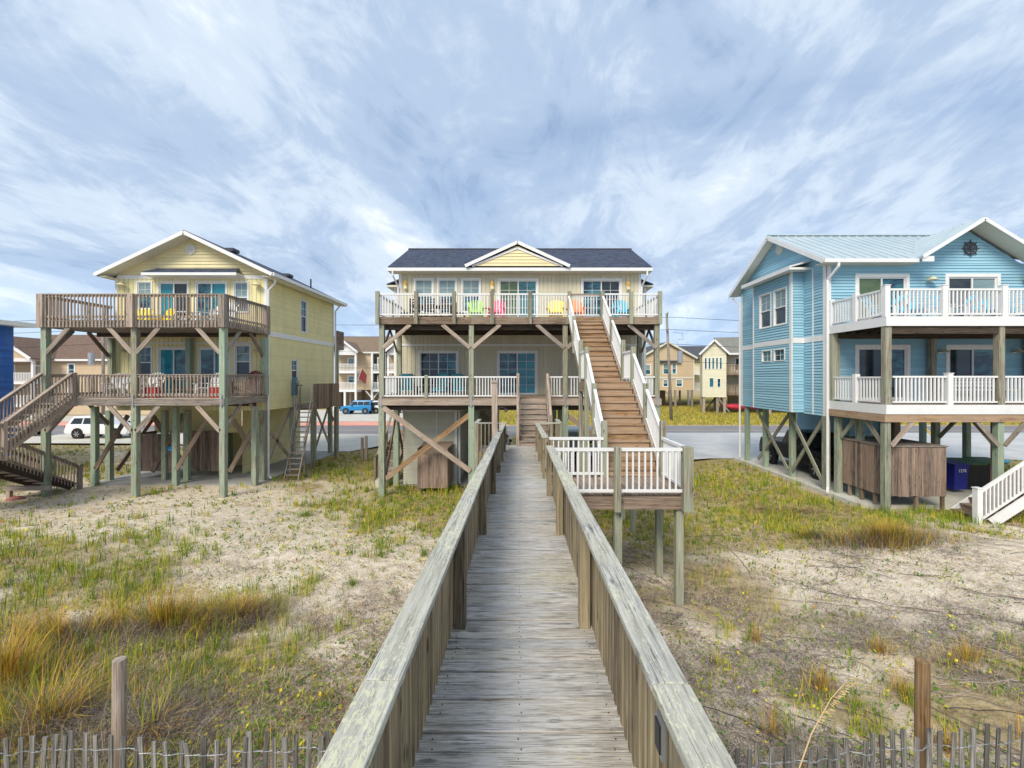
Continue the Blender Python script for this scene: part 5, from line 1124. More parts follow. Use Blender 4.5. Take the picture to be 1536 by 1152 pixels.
# ---------------------------------------------------------------- vehicles
def vehicle(name, label, cat, loc, rz, L_, W_, low, cab, glass_side, paint, wheel_x, wr=.36, group=None, bed=False, spare=False, flare=None, zf=.5):
    """x forward along length. low: outline of the lower body (x,z); cab: outline of the cabin (x,z), narrower at the top"""
    T = thing(name, label, cat, (0, 0, 0), group)
    def loft(pts, w0, w1, zb, zt):
        m = bmesh.new(); rows = []
        for s in (-1, 1): rows.append([m.verts.new((x, s*(w0+(w1-w0)*min(1, max(0, (z-zb)/(zt-zb)))), z)) for x, z in pts])
        m.faces.new(rows[0][::-1]); m.faces.new(rows[1]); n = len(pts)
        for i in range(n): m.faces.new((rows[0][i], rows[0][(i+1) % n], rows[1][(i+1) % n], rows[1][i]))
        bmesh.ops.recalc_face_normals(m, faces=m.faces); bmesh.ops.bevel(m, geom=[e for e in m.edges], offset=.035, segments=2, affect='EDGES', profile=.6)
        return m
    def fin(bm, nm, mat, par=T):
        me = bpy.data.meshes.new(nm); bm.to_mesh(me); bm.free(); me.materials.append(MATS[mat]); me.polygons.foreach_set('use_smooth', [True]*len(me.polygons)); o = bpy.data.objects.new(nm, me); COL.objects.link(o); o.parent = par
        try: me.shade_auto_smooth = True
        except Exception: pass
        return o
    # wheel wells cut into the outline
    out = []
    zmin = min(z for x, z in low); segs = []
    bottom = [(x, z) for x, z in low]
    body = []
    for x, z in bottom: body.append((x, z))
    for wx in sorted(wheel_x, reverse=False):
        pass
    b = fin(loft(body, W_/2*.985, W_/2*.93, zmin, max(z for x, z in low)), 'body', paint)
    c = fin(loft(cab, W_/2*.93, W_/2*.76, min(z for x, z in cab), max(z for x, z in cab)), 'cabin', paint)
    zb, zt = min(z for x, z in cab), max(z for x, z in cab)
    for poly in glass_side:
        for s in (-1, 1):
            m = MB(); P = [(x, s*(W_/2*(.93-.17*(z-zb)/(zt-zb))+.006), z) for x, z in poly]; m.prism(P, (0, -s*.03, 0)); m.build('side_window', 'carglass', c)
    # windscreen and rear window from the cabin's front and back slopes
    f0, f1 = max(cab, key=lambda p: p[0]), max([p for p in cab if p[1] > zt-.03], key=lambda p: p[0]); r0, r1 = min(cab, key=lambda p: p[0]), min([p for p in cab if p[1] > zt-.03], key=lambda p: p[0])
    for (a, b_), nm, sg in (((f0, f1), 'windscreen', 1), ((r0, r1), 'rear_window', -1)):
        a = Vector((a[0], 0, a[1])); b_ = Vector((b_[0], 0, b_[1])); d = b_-a; n = Vector((sg*abs(d.z), 0, -d.x*sg*(1 if d.z > 0 else -1))).normalized(); n = Vector((d.z, 0, -d.x)).normalized(); n = n if n.x*sg > 0 else -n
        p, q = a+d*.12+n*.012, a+d*.88+n*.012; w0, w1 = W_/2*.82, W_/2*.70; m = MB(); m.prism([(p.x, -w0, p.z), (p.x, w0, p.z), (q.x, w1, q.z), (q.x, -w1, q.z)], -n*.02); m.build(nm, 'carglass', c)
    for wx in wheel_x:
        for s in (-1, 1):
            m = MB(); m.cyl((wx, s*(W_/2-.20), wr+.02), (wx, s*(W_/2+.012), wr+.02), wr*1.17, n=24); 
            m.build('wheel_arch', 'black' if flare is None else flare, b)
            m = MB(); m.cyl((wx, s*(W_/2-.24), wr), (wx, s*(W_/2+.03), wr), wr, n=24); w = m.build('wheel', 'rubber', T, bevel=.02)
            m = MB(); m.cyl((wx, s*(W_/2+.031), wr), (wx, s*(W_/2+.038), wr), wr*.62, n=20)
            m.build('rim', 'black', w); m = MB()
            for k in range(6):
                a = math.pi*2*k/6; m.beam((wx, s*(W_/2+.045), wr), (wx+math.cos(a)*wr*.6, s*(W_/2+.045), wr+math.sin(a)*wr*.6), .05, .02, (0, 1, 0))
            m.build('spokes', 'rim', w)
    xm, xM = min(x for x, z in low), max(x for x, z in low)
    for s in (-1, 1):
        m = MB(); m.box(xM-.03, xM+.012, s*W_*.36-.12, s*W_*.36+.12, zf+.18, zf+.34); m.build('headlight', 'rim', T); m = MB(); m.box(xm-.012, xm+.03, s*W_*.42-.08, s*W_*.42+.08, zf+.22, zf+.5); m.build('tail_light', 'tail', T)
        m = MB(); xx = f0[0]-.35; m.box(xx, xx+.12, s*(W_/2+.01), s*(W_/2+.16) if s > 0 else s*(W_/2+.01), f0[1]+.02, f0[1]+.17) if s > 0 else m.box(xx, xx+.12, -(W_/2+.16), -(W_/2+.01), f0[1]+.02, f0[1]+.17); m.build('mirror', 'black', T)
    m = MB(); m.box(xM-.05, xM+.06, -W_*.46, W_*.46, zf-.08, zf+.10); m.build('bumper', 'black' if paint != 'paint_white' else paint, T, bevel=.02); m = MB(); m.box(xm-.06, xm+.05, -W_*.46, W_*.46, zf-.05, zf+.12); m.build('bumper', 'black' if paint != 'paint_white' else paint, T, bevel=.02)
    m = MB(); m.box(xM-.02, xM+.02, -W_*.22, W_*.22, zf+.13, zf+.38); m.build('grille', 'black', T)
    if spare: m = MB(); m.cyl((xm-.22, .1, .95), (xm-.02, .1, .95), .38, n=22); m.build('spare_wheel', 'rubber', T)
    return place(T, loc, rz)
suv_low = [(-2.35, .38), (2.25, .34), (2.4, .55), (2.35, .86), (1.2, 1.05), (-2.3, 1.08), (-2.42, .7)]; suv_cab = [(-2.3, 1.02), (1.15, 1.02), (.35, 1.62), (-.2, 1.70), (-1.9, 1.68)]
suv_g = [[(-2.0, 1.12), (-1.15, 1.12), (-1.1, 1.56), (-1.78, 1.55)], [(-1.05, 1.12), (-.2, 1.12), (-.22, 1.57), (-1.0, 1.57)], [(-.12, 1.12), (.85, 1.12), (.28, 1.52), (-.13, 1.57)]]
vehicle('parked_car', 'white estate SUV seen behind the yellow house pilings', 'car', (-32.1, 35.2, .19), 0, 4.8, 1.85, suv_low, suv_cab, suv_g, 'paint_white', (-1.4, 1.45), .37)
jl = [(-1.95, .48), (1.85, .48), (2.05, .6), (2.0, 1.02), (.75, 1.15), (-1.95, 1.15)]; jc = [(-1.95, 1.1), (.80, 1.1), (.42, 1.78), (-1.9, 1.80)]
jg = [[(-1.8, 1.2), (-1.05, 1.2), (-1.05, 1.66), (-1.75, 1.66)], [(-.95, 1.2), (-.25, 1.2), (-.25, 1.66), (-.95, 1.66)], [(-.15, 1.2), (.62, 1.2), (.40, 1.66), (-.15, 1.66)]]
vehicle('parked_car', 'bright blue boxy off-road car with a spare wheel, parked before the tan condo', 'car', (-21.6, 60.5, .03), math.pi, 3.9, 1.85, jl, jc, jg, 'paint_blue', (-1.25, 1.3), .42, spare=True, flare='paint_blue')
vehicle('parked_car', 'white SUV parked behind the bright blue off-road car', 'car', (-18.2, 61.8, .03), .35, 4.7, 1.85, suv_low, suv_cab, suv_g, 'paint_white', (-1.4, 1.45), .37)
vehicle('parked_car', 'silver car parked under the middle house left of the porch steps', 'car', (-1.55, 27.2, .05), R(-90), 4.6, 1.82, suv_low, suv_cab, suv_g, 'paint_silver', (-1.4, 1.45), .34)
vehicle('parked_car', 'silver car parked under the middle house behind the staircase landing', 'car', (3.0, 26.6, .05), R(-90), 4.6, 1.82, suv_low, suv_cab, suv_g, 'paint_silver', (-1.4, 1.45), .34)
pl_ = [(-2.9, .55), (2.75, .50), (2.92, .7), (2.88, 1.10), (1.35, 1.24), (-2.85, 1.26), (-2.95, .85)]; pc = [(-.95, 1.2), (1.45, 1.2), (.72, 1.88), (-.72, 1.88)]
pg = [[(-.80, 1.28), (.12, 1.28), (.10, 1.76), (-.62, 1.76)], [(.2, 1.28), (1.2, 1.28), (.68, 1.74), (.2, 1.76)]]
vehicle('pickup_truck', 'black pickup truck parked under the blue house behind the crossed braces', 'pickup truck', (13.85, 21.5, .40), R(-90), 5.9, 2.0, pl_, pc, pg, 'paint_black', (-1.85, 1.85), .42)
T = thing('utility_trailer', 'small dark utility trailer parked beside the white SUV', 'trailer', (0, 0, 0)); m = MB(); m.box(-1.5, 1.2, -.8, .8, .5, .58); m.build('bed', 'black', T); m = MB()
for s in (-1, 1): m.box(-1.5, 1.2, s*.8-.02, s*.8+.02, .82, .87)
for x in (-1.5, -.6, .3, 1.18):
    for s in (-1, 1): m.box(x-.02, x+.02, s*.8-.02, s*.8+.02, .58, .86)
for y in np.arange(-.7, .75, .14): m.box(1.18, 1.21, y, y+.02, .58, 1.55)
m.box(1.17, 1.22, -.8, .8, 1.5, 1.56); m.build('side_rail', 'black', T)
for s in (-1, 1): m = MB(); m.cyl((-.1, s*.85, .33), (-.1, s*1.05, .33), .33, n=18); m.build('wheel', 'rubber', T)
m = MB(); m.beam((-1.5, .5, .5), (-2.6, 0, .45), .06, .08); m.beam((-1.5, -.5, .5), (-2.6, 0, .45), .06, .08); m.build('drawbar', 'black', T); place(T, (-39.2, 36.2, .19))

# ---------------------------------------------------------------- small yard things
for (x, w, h, lab) in ((-9.05, .13, 1.30, 'weathered grey bollard post, left of the pair by the drive'), (-8.82, .13, 1.42, 'weathered grey bollard post, right of the pair by the drive')):
    m = MB(); m.box(x-w/2, x+w/2, 26-w/2, 26+w/2, -.1, h+float(H(x, 26))); tag(m.build('bollard', 'wood_grey', None, bevel=.01), lab, 'bollard', 'pair of posts by the drive')
m = MB(); m.cyl((9.85, 30, .05), (9.85, 30, .55), .14, .14, 14); m.sphere((9.85, 30, .62), .22, 12, 8, .7); tag(m.build('utility_pedestal', 'bin_green', None, smooth=True), 'small green domed utility pedestal beside the gravel drive', 'utility pedestal')
m = MB(); m.add([], []); rr = random.Random(4)
def rock(name, c, r, mat, label, sz=.5):
    m = MB(); m.sphere(c, r, 10, 7, sz); m.v = [tuple(Vector(v)+Vector((mnoise.noise(Vector(v)*3.1), mnoise.noise(Vector(v)*3.3+Vector((9, 0, 0))), .5*mnoise.noise(Vector(v)*2.7+Vector((0, 9, 0)))))*r*.45) for v in m.v]
    tag(m.build(name, mat, None, smooth=True), label, 'rock')
rock('rock', (-19.05, 17.15, .22), .26, 'brick', 'pinkish rock under the beam of the far left staircase', .6); rock('rock', (-3.55, 4.55, .62), .16, 'concrete', 'pale stone behind the sand fence near the left fence post', .5)

# utility poles and wires
def upole(label, x, y, h, r, tx, lean=0):
    T = thing('utility_pole', label, 'utility pole', (x, y, 0), 'utility poles along the road'); m = MB(); m.cyl((x, y, -.3), (x+lean, y, h), r, r*.7, 12, rv=.5); m.build('pole', 'wood_pole', T, smooth=True)
    for z in (h-.15, h-2.0): m = MB(); m.box(x+lean-.06, x+lean+.06, y-.5, y+.06, z-.04, z+.04); m.cyl((x+lean, y-.45, z+.04), (x+lean, y-.45, z+.25), .06, .04, 8); m.build('insulator_arm', 'wood_grey', T)
    m = MB(); m.cyl((x+tx, y-.55, h-5.6), (x+tx, y-.55, h-4.3), .30, .30, 14); m.tube([(x, y-.2, h-3.0), (x+tx*.6, y-.5, h-3.2), (x+tx, y-.55, h-4.3)], .02); m.build('transformer', 'metal', T)
    m = MB(); m.tube([(x+.1, y-.2, h-2.2), (x+1.1, y-.3, h-2.3), (x+1.2, y-.3, h-3.0), (x+.6, y-.3, h-3.0)], .018); m.build('loose_cable', 'black', T)
upole('grey wooden utility pole with a transformer between middle house and blue house', 17.05, 51, 12.1, .18, .75, -.55); upole('grey wooden utility pole with a transformer behind the yellow house stairs', -46.9, 51, 11.9, .18, -.8)
for i, (z, sag, dz) in enumerate(((11.6, .9, -.3), (10.2, .8, -.2), (8.6, .9, 0), (6.7, .8, -.3))):
    m = MB(); P = []
    for (xa, xb) in ((-110, -46.9), (-46.9, 16.7), (16.7, 80)):
        for k in range(16): t = k/15; P.append((xa+(xb-xa)*t, 50.6-.1*i, z-4*sag*t*(1-t)))
    m.tube([p for j, p in enumerate(P) if j == 0 or (Vector(p)-Vector(P[j-1])).length > .01], .022, 5); tag(m.build('overhead_wire', 'black'), ['topmost thin black power wire along the road', 'second thin black power wire from the top', 'third thin black wire below the two power wires', 'lowest thin black cable along the road'][i], 'power wire', 'overhead wires along the road')

# ---------------------------------------------------------------- houses across the road
def roof_gx(m, x0, x1, y0, y1, ze, zr, th=.15):     # ridge along x
    yr = (y0+y1)/2; m.slab((x0, y0, ze), (x1, y0, ze), (x1, yr, zr), (x0, yr, zr), th); m.slab((x1, y1, ze), (x0, y1, ze), (x0, yr, zr+.003), (x1, yr, zr+.003), th)
def roof_gy(m, x0, x1, y0, y1, ze, zr, th=.15):     # ridge along y
    xr = (x0+x1)/2; m.slab((x0, y1, ze), (x0, y0, ze), (xr, y0, zr), (xr, y1, zr), th); m.slab((x1, y0, ze), (x1, y1, ze), (xr, y1, zr+.003), (xr, y0, zr+.003), th)
def rakes(m, x0, x1, y, ze, zr, w=.05, h=.28):
    xr = (x0+x1)/2; m.beam((x0, y, ze-.1), (xr, y, zr-.1), w, h); m.beam((x1, y, ze-.1), (xr, y, zr-.1), w, h)
def walls4(par, x0, x1, y0, y1, z0, z1, mat, ops=(), pitch=.18):
    m = MB(); lap(m, front(y0), x0, x1, z0, z1, ops, pitch, .025); lap(m, back(y1), x0, x1, z0, z1, (), pitch, .025); lap(m, side(x0, -1), y0, y1, z0, z1, (), pitch, .025); lap(m, side(x1, 1), y0, y1, z0, z1, (), pitch, .025); m.box(x0+.02, x1-.02, y0+.02, y1-.02, z0, z0+.1); return m.build('wall', mat, par)
def gable(par, x0, x1, y, z0, zr, mat, d=.025):
    xr = (x0+x1)/2; m = MB(); lap(m, front(y), x0, x1, z0, zr-.05, (), .18, d, clip=lambda v: (xr-(xr-x0)*(zr-v)/(zr-z0), xr+(x1-xr)*(zr-v)/(zr-z0))); return m.build('gable_wall', mat, par)
def porch(par, x0, x1, y0, y1, floors, ztop, rail_mat='white', cols=True, w=.28):
    for z in floors:
        m = MB(); m.box(x0, x1, y0, y1-.03, z-.35, z); m.build('balcony_floor', 'white' if rail_mat == 'white' else rail_mat, par); white_rail(par, (x0+.1, y0+.1, z), (x1-.1, y0+.1, z), 1.05, mat=rail_mat, gap=.2, bw=.07, name='balcony_railing')
    if cols:
        for x in (x0+w/2, x1-w/2):
            m = MB(); prev = 0
            for z in list(floors)+[None]:
                top = (z-.352) if z else ztop; m.box(x-w/2, x+w/2, y0, y0+w, prev, top); prev = z if z else 0
            m.build('column', 'white' if rail_mat == 'white' else 'wood_grey', par)
def condo():
    T = thing('apartment_building', 'tan three storey condo with white balconies and brown roof beyond the parked cars', 'building', (-20, 70, 0)); X0, X1, Y0, Y1 = -33.0, -11.5, 69, 80
    ops = []; wins = []
    for x in (-25.7, -18.6, -15.2):
        for z in (3.9, 6.6): wins.append((x-.55, x+.55, z, z+1.3))
    walls4(T, X0, X1, Y0, Y1, 3.0, 8.75, 'side_beige', [op(*w) for w in wins])
    for w in wins: window(T, front(Y0), *w, 'dh', ('glass_blind', 'glass'), trim=.12, grid=False)
    m = MB(); roof_gx(m, X0-.4, X1+.4, Y0-.4, Y1+.4, 8.8, 11.6); rf = m.build('roof', 'shingle_tan', T)
    m = MB(); m.box(X0-.4, X1+.4, Y0-.46, Y0-.401, 8.55, 8.8); m.box(X0-.3, X1+.3, Y0-.38, Y0-.03, 8.56, 8.6); m.build('eave_board', 'white', T)
    for (a, b, tx) in ((-27.6, -24.1, 1), (-19.6, -16.2, 1)):
        m = MB(); roof_gy(m, a-.4, b+.4, Y0-2.8, Y0+3, 8.6, 10.3); m.build('porch_roof', 'shingle_tan', rf); gable(T, a, b, Y0-2.2, 8.5, 10.2, 'white')
        m = MB(); rakes(m, a-.4, b+.4, Y0-2.83, 8.62, 10.32); m.box(a, b, Y0-2.2, Y0-1.9, 8.2, 8.5); m.build('rake_board', 'white', T); porch(T, a, b, Y0-2.2, Y0, (3.1, 5.85), 8.2)
        m = MB(); m.box((a+b)/2-.14, (a+b)/2+.14, Y0-2.2, Y0-1.93, 0, 2.74); m.build('column', 'white', T)
    porch(T, -22.4, -20.2, Y0-.9, Y0, (3.1, 5.85), 8.5); m = MB(); m.box(-22.4, -20.2, Y0-.03, Y0-.01+.01, 3.15, 8.4); m.build('recess_wall', 'interior', T)  # near-black sheet on the flat wall stands for the shade of recessed balconies
    for z in (3.3, 6.05): window(T, front(Y0-.05), -21.7, -20.6, z, z+1.9, 'slider', ('glass_blind', 'glass'), trim=.12, grid=False)
    for x in np.arange(X0+.3, X1, 3.4):
        for y in (Y0+.3, Y0+5.5, Y1-.4): post(T, float(x), y, -.1, 3.0, .3, 'wood_grey')
    brace(T, (-23.6, Y0+.2, .3), (-21.4, Y0+.2, 2.9), 'white', .08, .2); brace(T, (-23.6, Y0+.25, 2.9), (-21.4, Y0+.25, .3), 'white', .08, .2)
    m = MB(); m.box(X0, X1, Y0+6, Y0+6.2, 0, 3.0); m.build('ground_wall', 'side_beige', T); window(T, front(Y0+5.99), -20.4, -19.3, .6, 2.1, 'dh', trim=.14, grid=False)
condo()
m = MB(); m.cyl((-23.9, 66.7, 4.4), (-23.0, 66.0, 6.2), .03); F = thing('flag', 'dark red flag hanging from the white balcony columns of the tan condo', 'flag', (-23.9, 66.7, 4.4)); m.build('flagpole', 'white', F); m = MB()
P = [(-23.0+(-.9)*t*.8, 66.0+.5*t*.8, 6.1-1.5*t*.9) for t in (0, .5, 1)]
m.prism([(-23.0, 66.0, 6.15), (-23.75, 66.55, 4.8), (-22.7, 66.5, 3.9), (-22.35, 66.1, 5.2)], (.02, .04, 0)); m.build('cloth', 'maroon', F)
def left_building():
    T = thing('apartment_building', 'long beige building with white balconies and wide brown roof at the far left', 'building', (-55, 60, 0)); X0, X1, Y0, Y1 = -66, -47.2, 58, 70
    wins = [(-57.9, -56.9, 5.0, 6.7), (-57.9, -56.9, 2.0, 3.6), (-52.5, -51.5, 5.0, 6.6), (-52.5, -51.5, 1.8, 3.4)]
    walls4(T, X0, X1, Y0, Y1, 0.1, 7.1, 'side_beige', [op(*w) for w in wins]); 
    for w in wins: window(T, front(Y0), *w, 'dh', ('glass', 'glass'), trim=.14, grid=False)
    m = MB(); roof_gx(m, X0-.5, X1+.5, Y0-.5, Y1+.5, 7.2, 10.9); rf = m.build('roof', 'shingle_brown', T); m = MB(); m.box(X0-.5, X1+.5, Y0-.56, Y0-.501, 6.95, 7.2); m.build('eave_board', 'white', T)
    m = MB(); roof_gy(m, -67.5, -59.0, Y0-3.4, Y0+5, 7.2, 10.0); m.build('porch_roof', 'shingle_brown', rf); gable(T, -67.1, -59.4, Y0-2.6, 7.2, 9.7, 'side_beige'); m = MB(); rakes(m, -67.5, -59.0, Y0-3.43, 7.22, 10.02, h=.35); m.box(-67, -59.5, Y0-2.7, Y0-2.4, 6.8, 7.2); m.build('rake_board', 'white', T)
    porch(T, -63.4, -59.5, Y0-2.6, Y0, (1.6, 4.4), 6.8); porch(T, -67.1, -63.4, Y0-2.6, Y0, (1.6, 4.4), 6.8)
    for x in (-65.4, -61.6):
        for z in (1.7, 4.5): window(T, front(Y0-.04), x-.9, x+.9, z, z+2.0, 'slider', ('glass', 'glass_dark'), trim=.14, grid=False)
left_building()
def tan_house():
    T = thing('house', 'tan gabled house across the road behind the grey utility pole', 'house', (25, 80, 0)); X0, X1, Y0, Y1 = 20.3, 29.1, 76, 88
    wins = [(21.0, 22.2, 5.3, 7.1), (22.9, 23.7, 5.3, 7.1), (29.1-6.6+.1, 25.0, 5.3, 7.2), (25.4, 26.3, 1+4.3, 7.1), (25.3, 26.6, 3.4, 4.6), (22.7, 23.6, 3.3, 4.5)]
    wins = [(20.9, 22.0, 5.3, 7.1), (22.5, 23.2, 5.3, 7.1), (23.9, 25.1, 5.4, 7.3), (25.4, 26.3, 5.4, 7.3), (26.1, 27.3, 2.9+.4, 4.6), (23.9, 24.9, 3.3, 4.6)]
    walls4(T, X0, X1, Y0, Y1, 2.75, 8.35, 'side_beige', [op(*w) for w in wins], .2); gable(T, X0, X1, Y0, 8.35, 10.75, 'side_beige')
    for w in wins: window(T, front(Y0), *w, 'dh', ('glass_blind', 'glass'), trim=.14, grid=False)
    m = MB(); roof_gy(m, X0-.45, X1+.45, Y0-.5, Y1+.5, 8.2, 10.9); m.build('roof', 'shingle_slate', T); m = MB(); rakes(m, X0-.45, X1+.45, Y0-.53, 8.2, 10.9, h=.3); m.build('rake_board', 'soffit', T)
    m = MB(); m.box(X1-.02, X1+.1, Y0-.06, Y0+.1, 2.75, 8.3); m.box(X0+.1, X1-.1, Y0-.12, Y0-.03, 4.72, 4.9); m.build('trim_board', 'white', T)
    m = MB(); m.box(23.3, 26.9, Y0-.5, Y0-.03, 7.4, 7.7); m.build('window_hood', 'shingle_slate', T)
    for x in np.arange(X0+.2, X1, 2.8):
        for y in (Y0+.2, Y0+6, Y1-.2): post(T, float(x), y, 0, 2.75, .3, 'wood_grey')
    brace(T, (24.3, Y0+.3, 2.7), (26.2, Y0+.3, .5)); m = MB(); m.box(X0, X0+5.5, Y0+5, Y0+5.2, 0, 2.75); m.build('ground_wall', 'wood_brown', T)
    # rear wing with slate roof and balconies
    m = MB(); roof_gx(m, 29.6, 40, 82, 94, 8.4, 11.0); m.build('wing_roof', 'shingle_slate', T); walls4(T, 30.2, 39, 83, 93, 2.8, 8.4, 'side_cream', (), .25).name = 'wing_wall'
    porch(T, 30.0, 32.6, 81, 83, (2.9, 5.7), 8.4)
tan_house()
def yellow_house():
    T = thing('house', 'pale yellow house on stilts across the road with dark wooden balconies', 'house', (26.4, 61.6, 0)); T.rotation_euler = (0, 0, R(-20)); X0, X1, Y0, Y1 = 24.9, 27.9, 61.6, 72
    wins = [(25.15, 25.5, 6.0, 7.6), (25.62, 25.97, 6.0, 7.6), (26.09, 26.44, 6.0, 7.6), (26.56, 26.91, 6.0, 7.6), (27.03, 27.38, 6.0, 7.6), (25.75, 26.35, 3.55, 4.85), (26.75, 27.2, 3.55, 4.75)]
    walls4(T, X0, X1, Y0, Y1, 2.2, 8.2, 'side_lemon', [op(*w) for w in wins], .2); gable(T, X0, X1, Y0, 8.2, 9.9, 'side_lemon')
    for w in wins: window(T, front(Y0), *w, 'fixed', ('glass',), trim=.07, grid=False)
    m = MB(); roof_gy(m, X0-.4, X1+.4, Y0-.4, Y0+8, 8.1, 10.05); m.slab((X1+.3, Y0+1.6, 8.25), (38, Y0+1.6, 8.25), (38, Y0+7.5, 10.9), (X1-1.2, Y0+7.5, 10.9), .15); m.build('roof', 'shingle_grey', T)
    m = MB(); rakes(m, X0-.4, X1+.4, Y0-.43, 8.1, 10.05, h=.25); m.box(X1+.4, 38, Y0+1.54, Y0+1.6, 8.0, 8.25); m.build('rake_board', 'white', T)
    m = MB(); lap(m, front(Y0+3.4), X1+.0, 38, 2.2, 8.2, [op(29.2, 31.6, 5.75, 7.7)], .2, .025); m.build('recess_wall', 'side_lemon', T)
    window(T, front(Y0+3.4), 29.2, 31.6, 5.75, 7.7, 'slider', ('glass_dark', 'glass_dark'), trim=.14, grid=False)
    for z in (2.75, 5.5):
        m = MB(); m.box(X1+.02, 37, Y0+.6, Y0+3.35, z-.3, z); m.build('balcony_floor', 'wood_brown', T); m = MB()
        x = X1+.1
        while x < 37: m.box(x, x+.13, Y0+.56, Y0+.6, z-.25, z+1.05); x += .2
        m.box(X1+.05, 37, Y0+.5, Y0+.62, z+1.051, z+1.12); m.build('balcony_railing', 'wood_brown', T)
    for x in (X0+.2, X0+1.9, X1-.2, 30.4, 33.2): post(T, x, Y0+.3 if x < 28 else Y0+.7, -.1, 2.2 if x < 28 else 2.45, .32, 'wood_grey'); post(T, x, Y0+6, -.1, 2.2, .32, 'wood_grey')
    post(T, 30.4, Y0+.72, 2.75, 5.2, .32, 'soffit'); brace(T, (26.9, Y0+.3, 2.1), (28.3, Y0+.3, .2)); brace(T, (25.2, Y0+1, .2), (26.6, Y0+1, 2.1), 'wood_dark')
    m = MB(); m.box(28.5, 36, Y0+6, Y0+6.2, 0, 2.2); m.build('ground_wall', 'wood_brown', T)
yellow_house()
T = thing('kayak', 'red kayak lying on its rack under the yellow house across the road', 'kayak', (30.3, 62.6, .1)); m = MB(); m.tube([(27.9+4.8*i/12, 62.6+.2*i/12, .95-.25*i/12) for i in range(13)], [.05+.38*math.sin(math.pi*min(max(i/12, .02), .98))**.7 for i in range(13)], 10); m.smooth = True; m.build('hull', 'kayak_red', T); m = MB(); m.box(28.6, 28.7, 62.2, 63, .05, .75); m.build('rack', 'black', T); m = MB(); m.box(31.6, 31.7, 62.2, 63, .05, .6); m.build('rack', 'black', T)
def deep_blue():
    T = thing('house', 'deep blue shingled house with a white eave at the left edge', 'house', (-31, 17, .2)); X0, X1, Y0, Y1 = -36, -25.6, 11.5, 22.9
    m = MB(); lap(m, front(Y0), X0, X1, .9, 7.55, (), .13, .02); lap(m, side(X1, 1), Y0, Y1, .9, 7.55, (), .13, .02); lap(m, back(Y1), X0, X1, .9, 7.55); lap(m, side(X0, -1), Y0, Y1, .9, 7.55); m.build('wall', 'side_deepblue', T)
    m = MB(); m.box(X1-.12, X1+.03, Y0-.05, Y0+.1, .9, 7.5); m.build('corner_trim', 'white', T)
    m = MB(); m.slab((X0-.4, Y0-.6, 7.75), (X1+.7, Y0-.6, 7.6), (X1+.7, Y1+.5, 7.6), (X0-.4, Y1+.5, 7.75), .22); m.build('roof', 'white', T)
    for x in (X0+.2, -31, X1-.2):
        for y in (Y0+.3, Y1-.3): post(T, x, y, -.1, .9, .25, 'wood_pile')
deep_blue()
# ---------------------------------------------------------------- sand fence, posts
def sand_fence(label, x0, x1, y, ztop, seed):
    T = thing('sand_fence', label, 'sand fence', ((x0+x1)/2, y, float(H((x0+x1)/2, y))), 'slatted sand fences across the dune'); rr = random.Random(seed); x = x0; tops = []
    while x < x1:
        yy = y+.03*math.sin(x*2.1); zt = ztop(x)+rr.uniform(-.035, .03); g = float(H(x, yy)); m = MB(); lean = rr.uniform(-.035, .035); ln2 = rr.uniform(-.03, .03)
        m.obox(Vector((x, yy, (g-.12+zt)/2)), Vector((.020+rr.uniform(-.003, .003), rr.uniform(-.004, .004), 0)), Vector((0, .0055, 0)), Vector((lean, ln2, (zt-g+.12)/2))); m.build('slat', 'wood_fence', T); tops.append((x+lean, yy+ln2, zt)); x += rr.uniform(.088, .112)
    for dz in (-.13, -.55, -.95):
        for ph in (0, 1):
            m = MB(); P = []
            for k, (a, b, c) in enumerate(tops): s = 1 if (k+ph) % 2 else -1; P.append((a-.0, b+s*.010, ztop(a)+dz+.012*math.sin(a*3+dz*5))); P.append((a+.05, b, ztop(a)+dz+.012*math.sin(a*3+.1+dz*5)-.004))
            m.tube(P, .0022, 5); m.build('wire', 'iron' if dz < -.2 else 'metal', T)
    return T
sand_fence('grey slatted sand fence left of the boardwalk in the foreground', -5.3, -.85, 3.9, lambda x: EYE-3.06-.045*max(0, x+4.5)/3+.02*math.sin(x*3), 1)
sand_fence('grey slatted sand fence right of the boardwalk in the foreground', .95, 5.3, 3.9, lambda x: EYE-3.20+.075*max(0, x-1.6), 2)
def fence_post(x, y, top, w, label, mat):
    m = MB(); g = float(H(x, y)); n = 14; P = []; 
    m.cyl((x, y, g-.3), (x+.01, y, top), w, w*.96, 12); o = m.build('fence_post', mat, None, bevel=.008); return tag(o, label, 'fence post', 'round posts of the sand fence')
fence_post(-3.72, 4.2, EYE-2.60, .056, 'grey weathered round post behind the left sand fence', 'wood_grey'); fence_post(3.72, 4.2, EYE-2.61, .060, 'brown wooden round post behind the right sand fence', 'wood_post')

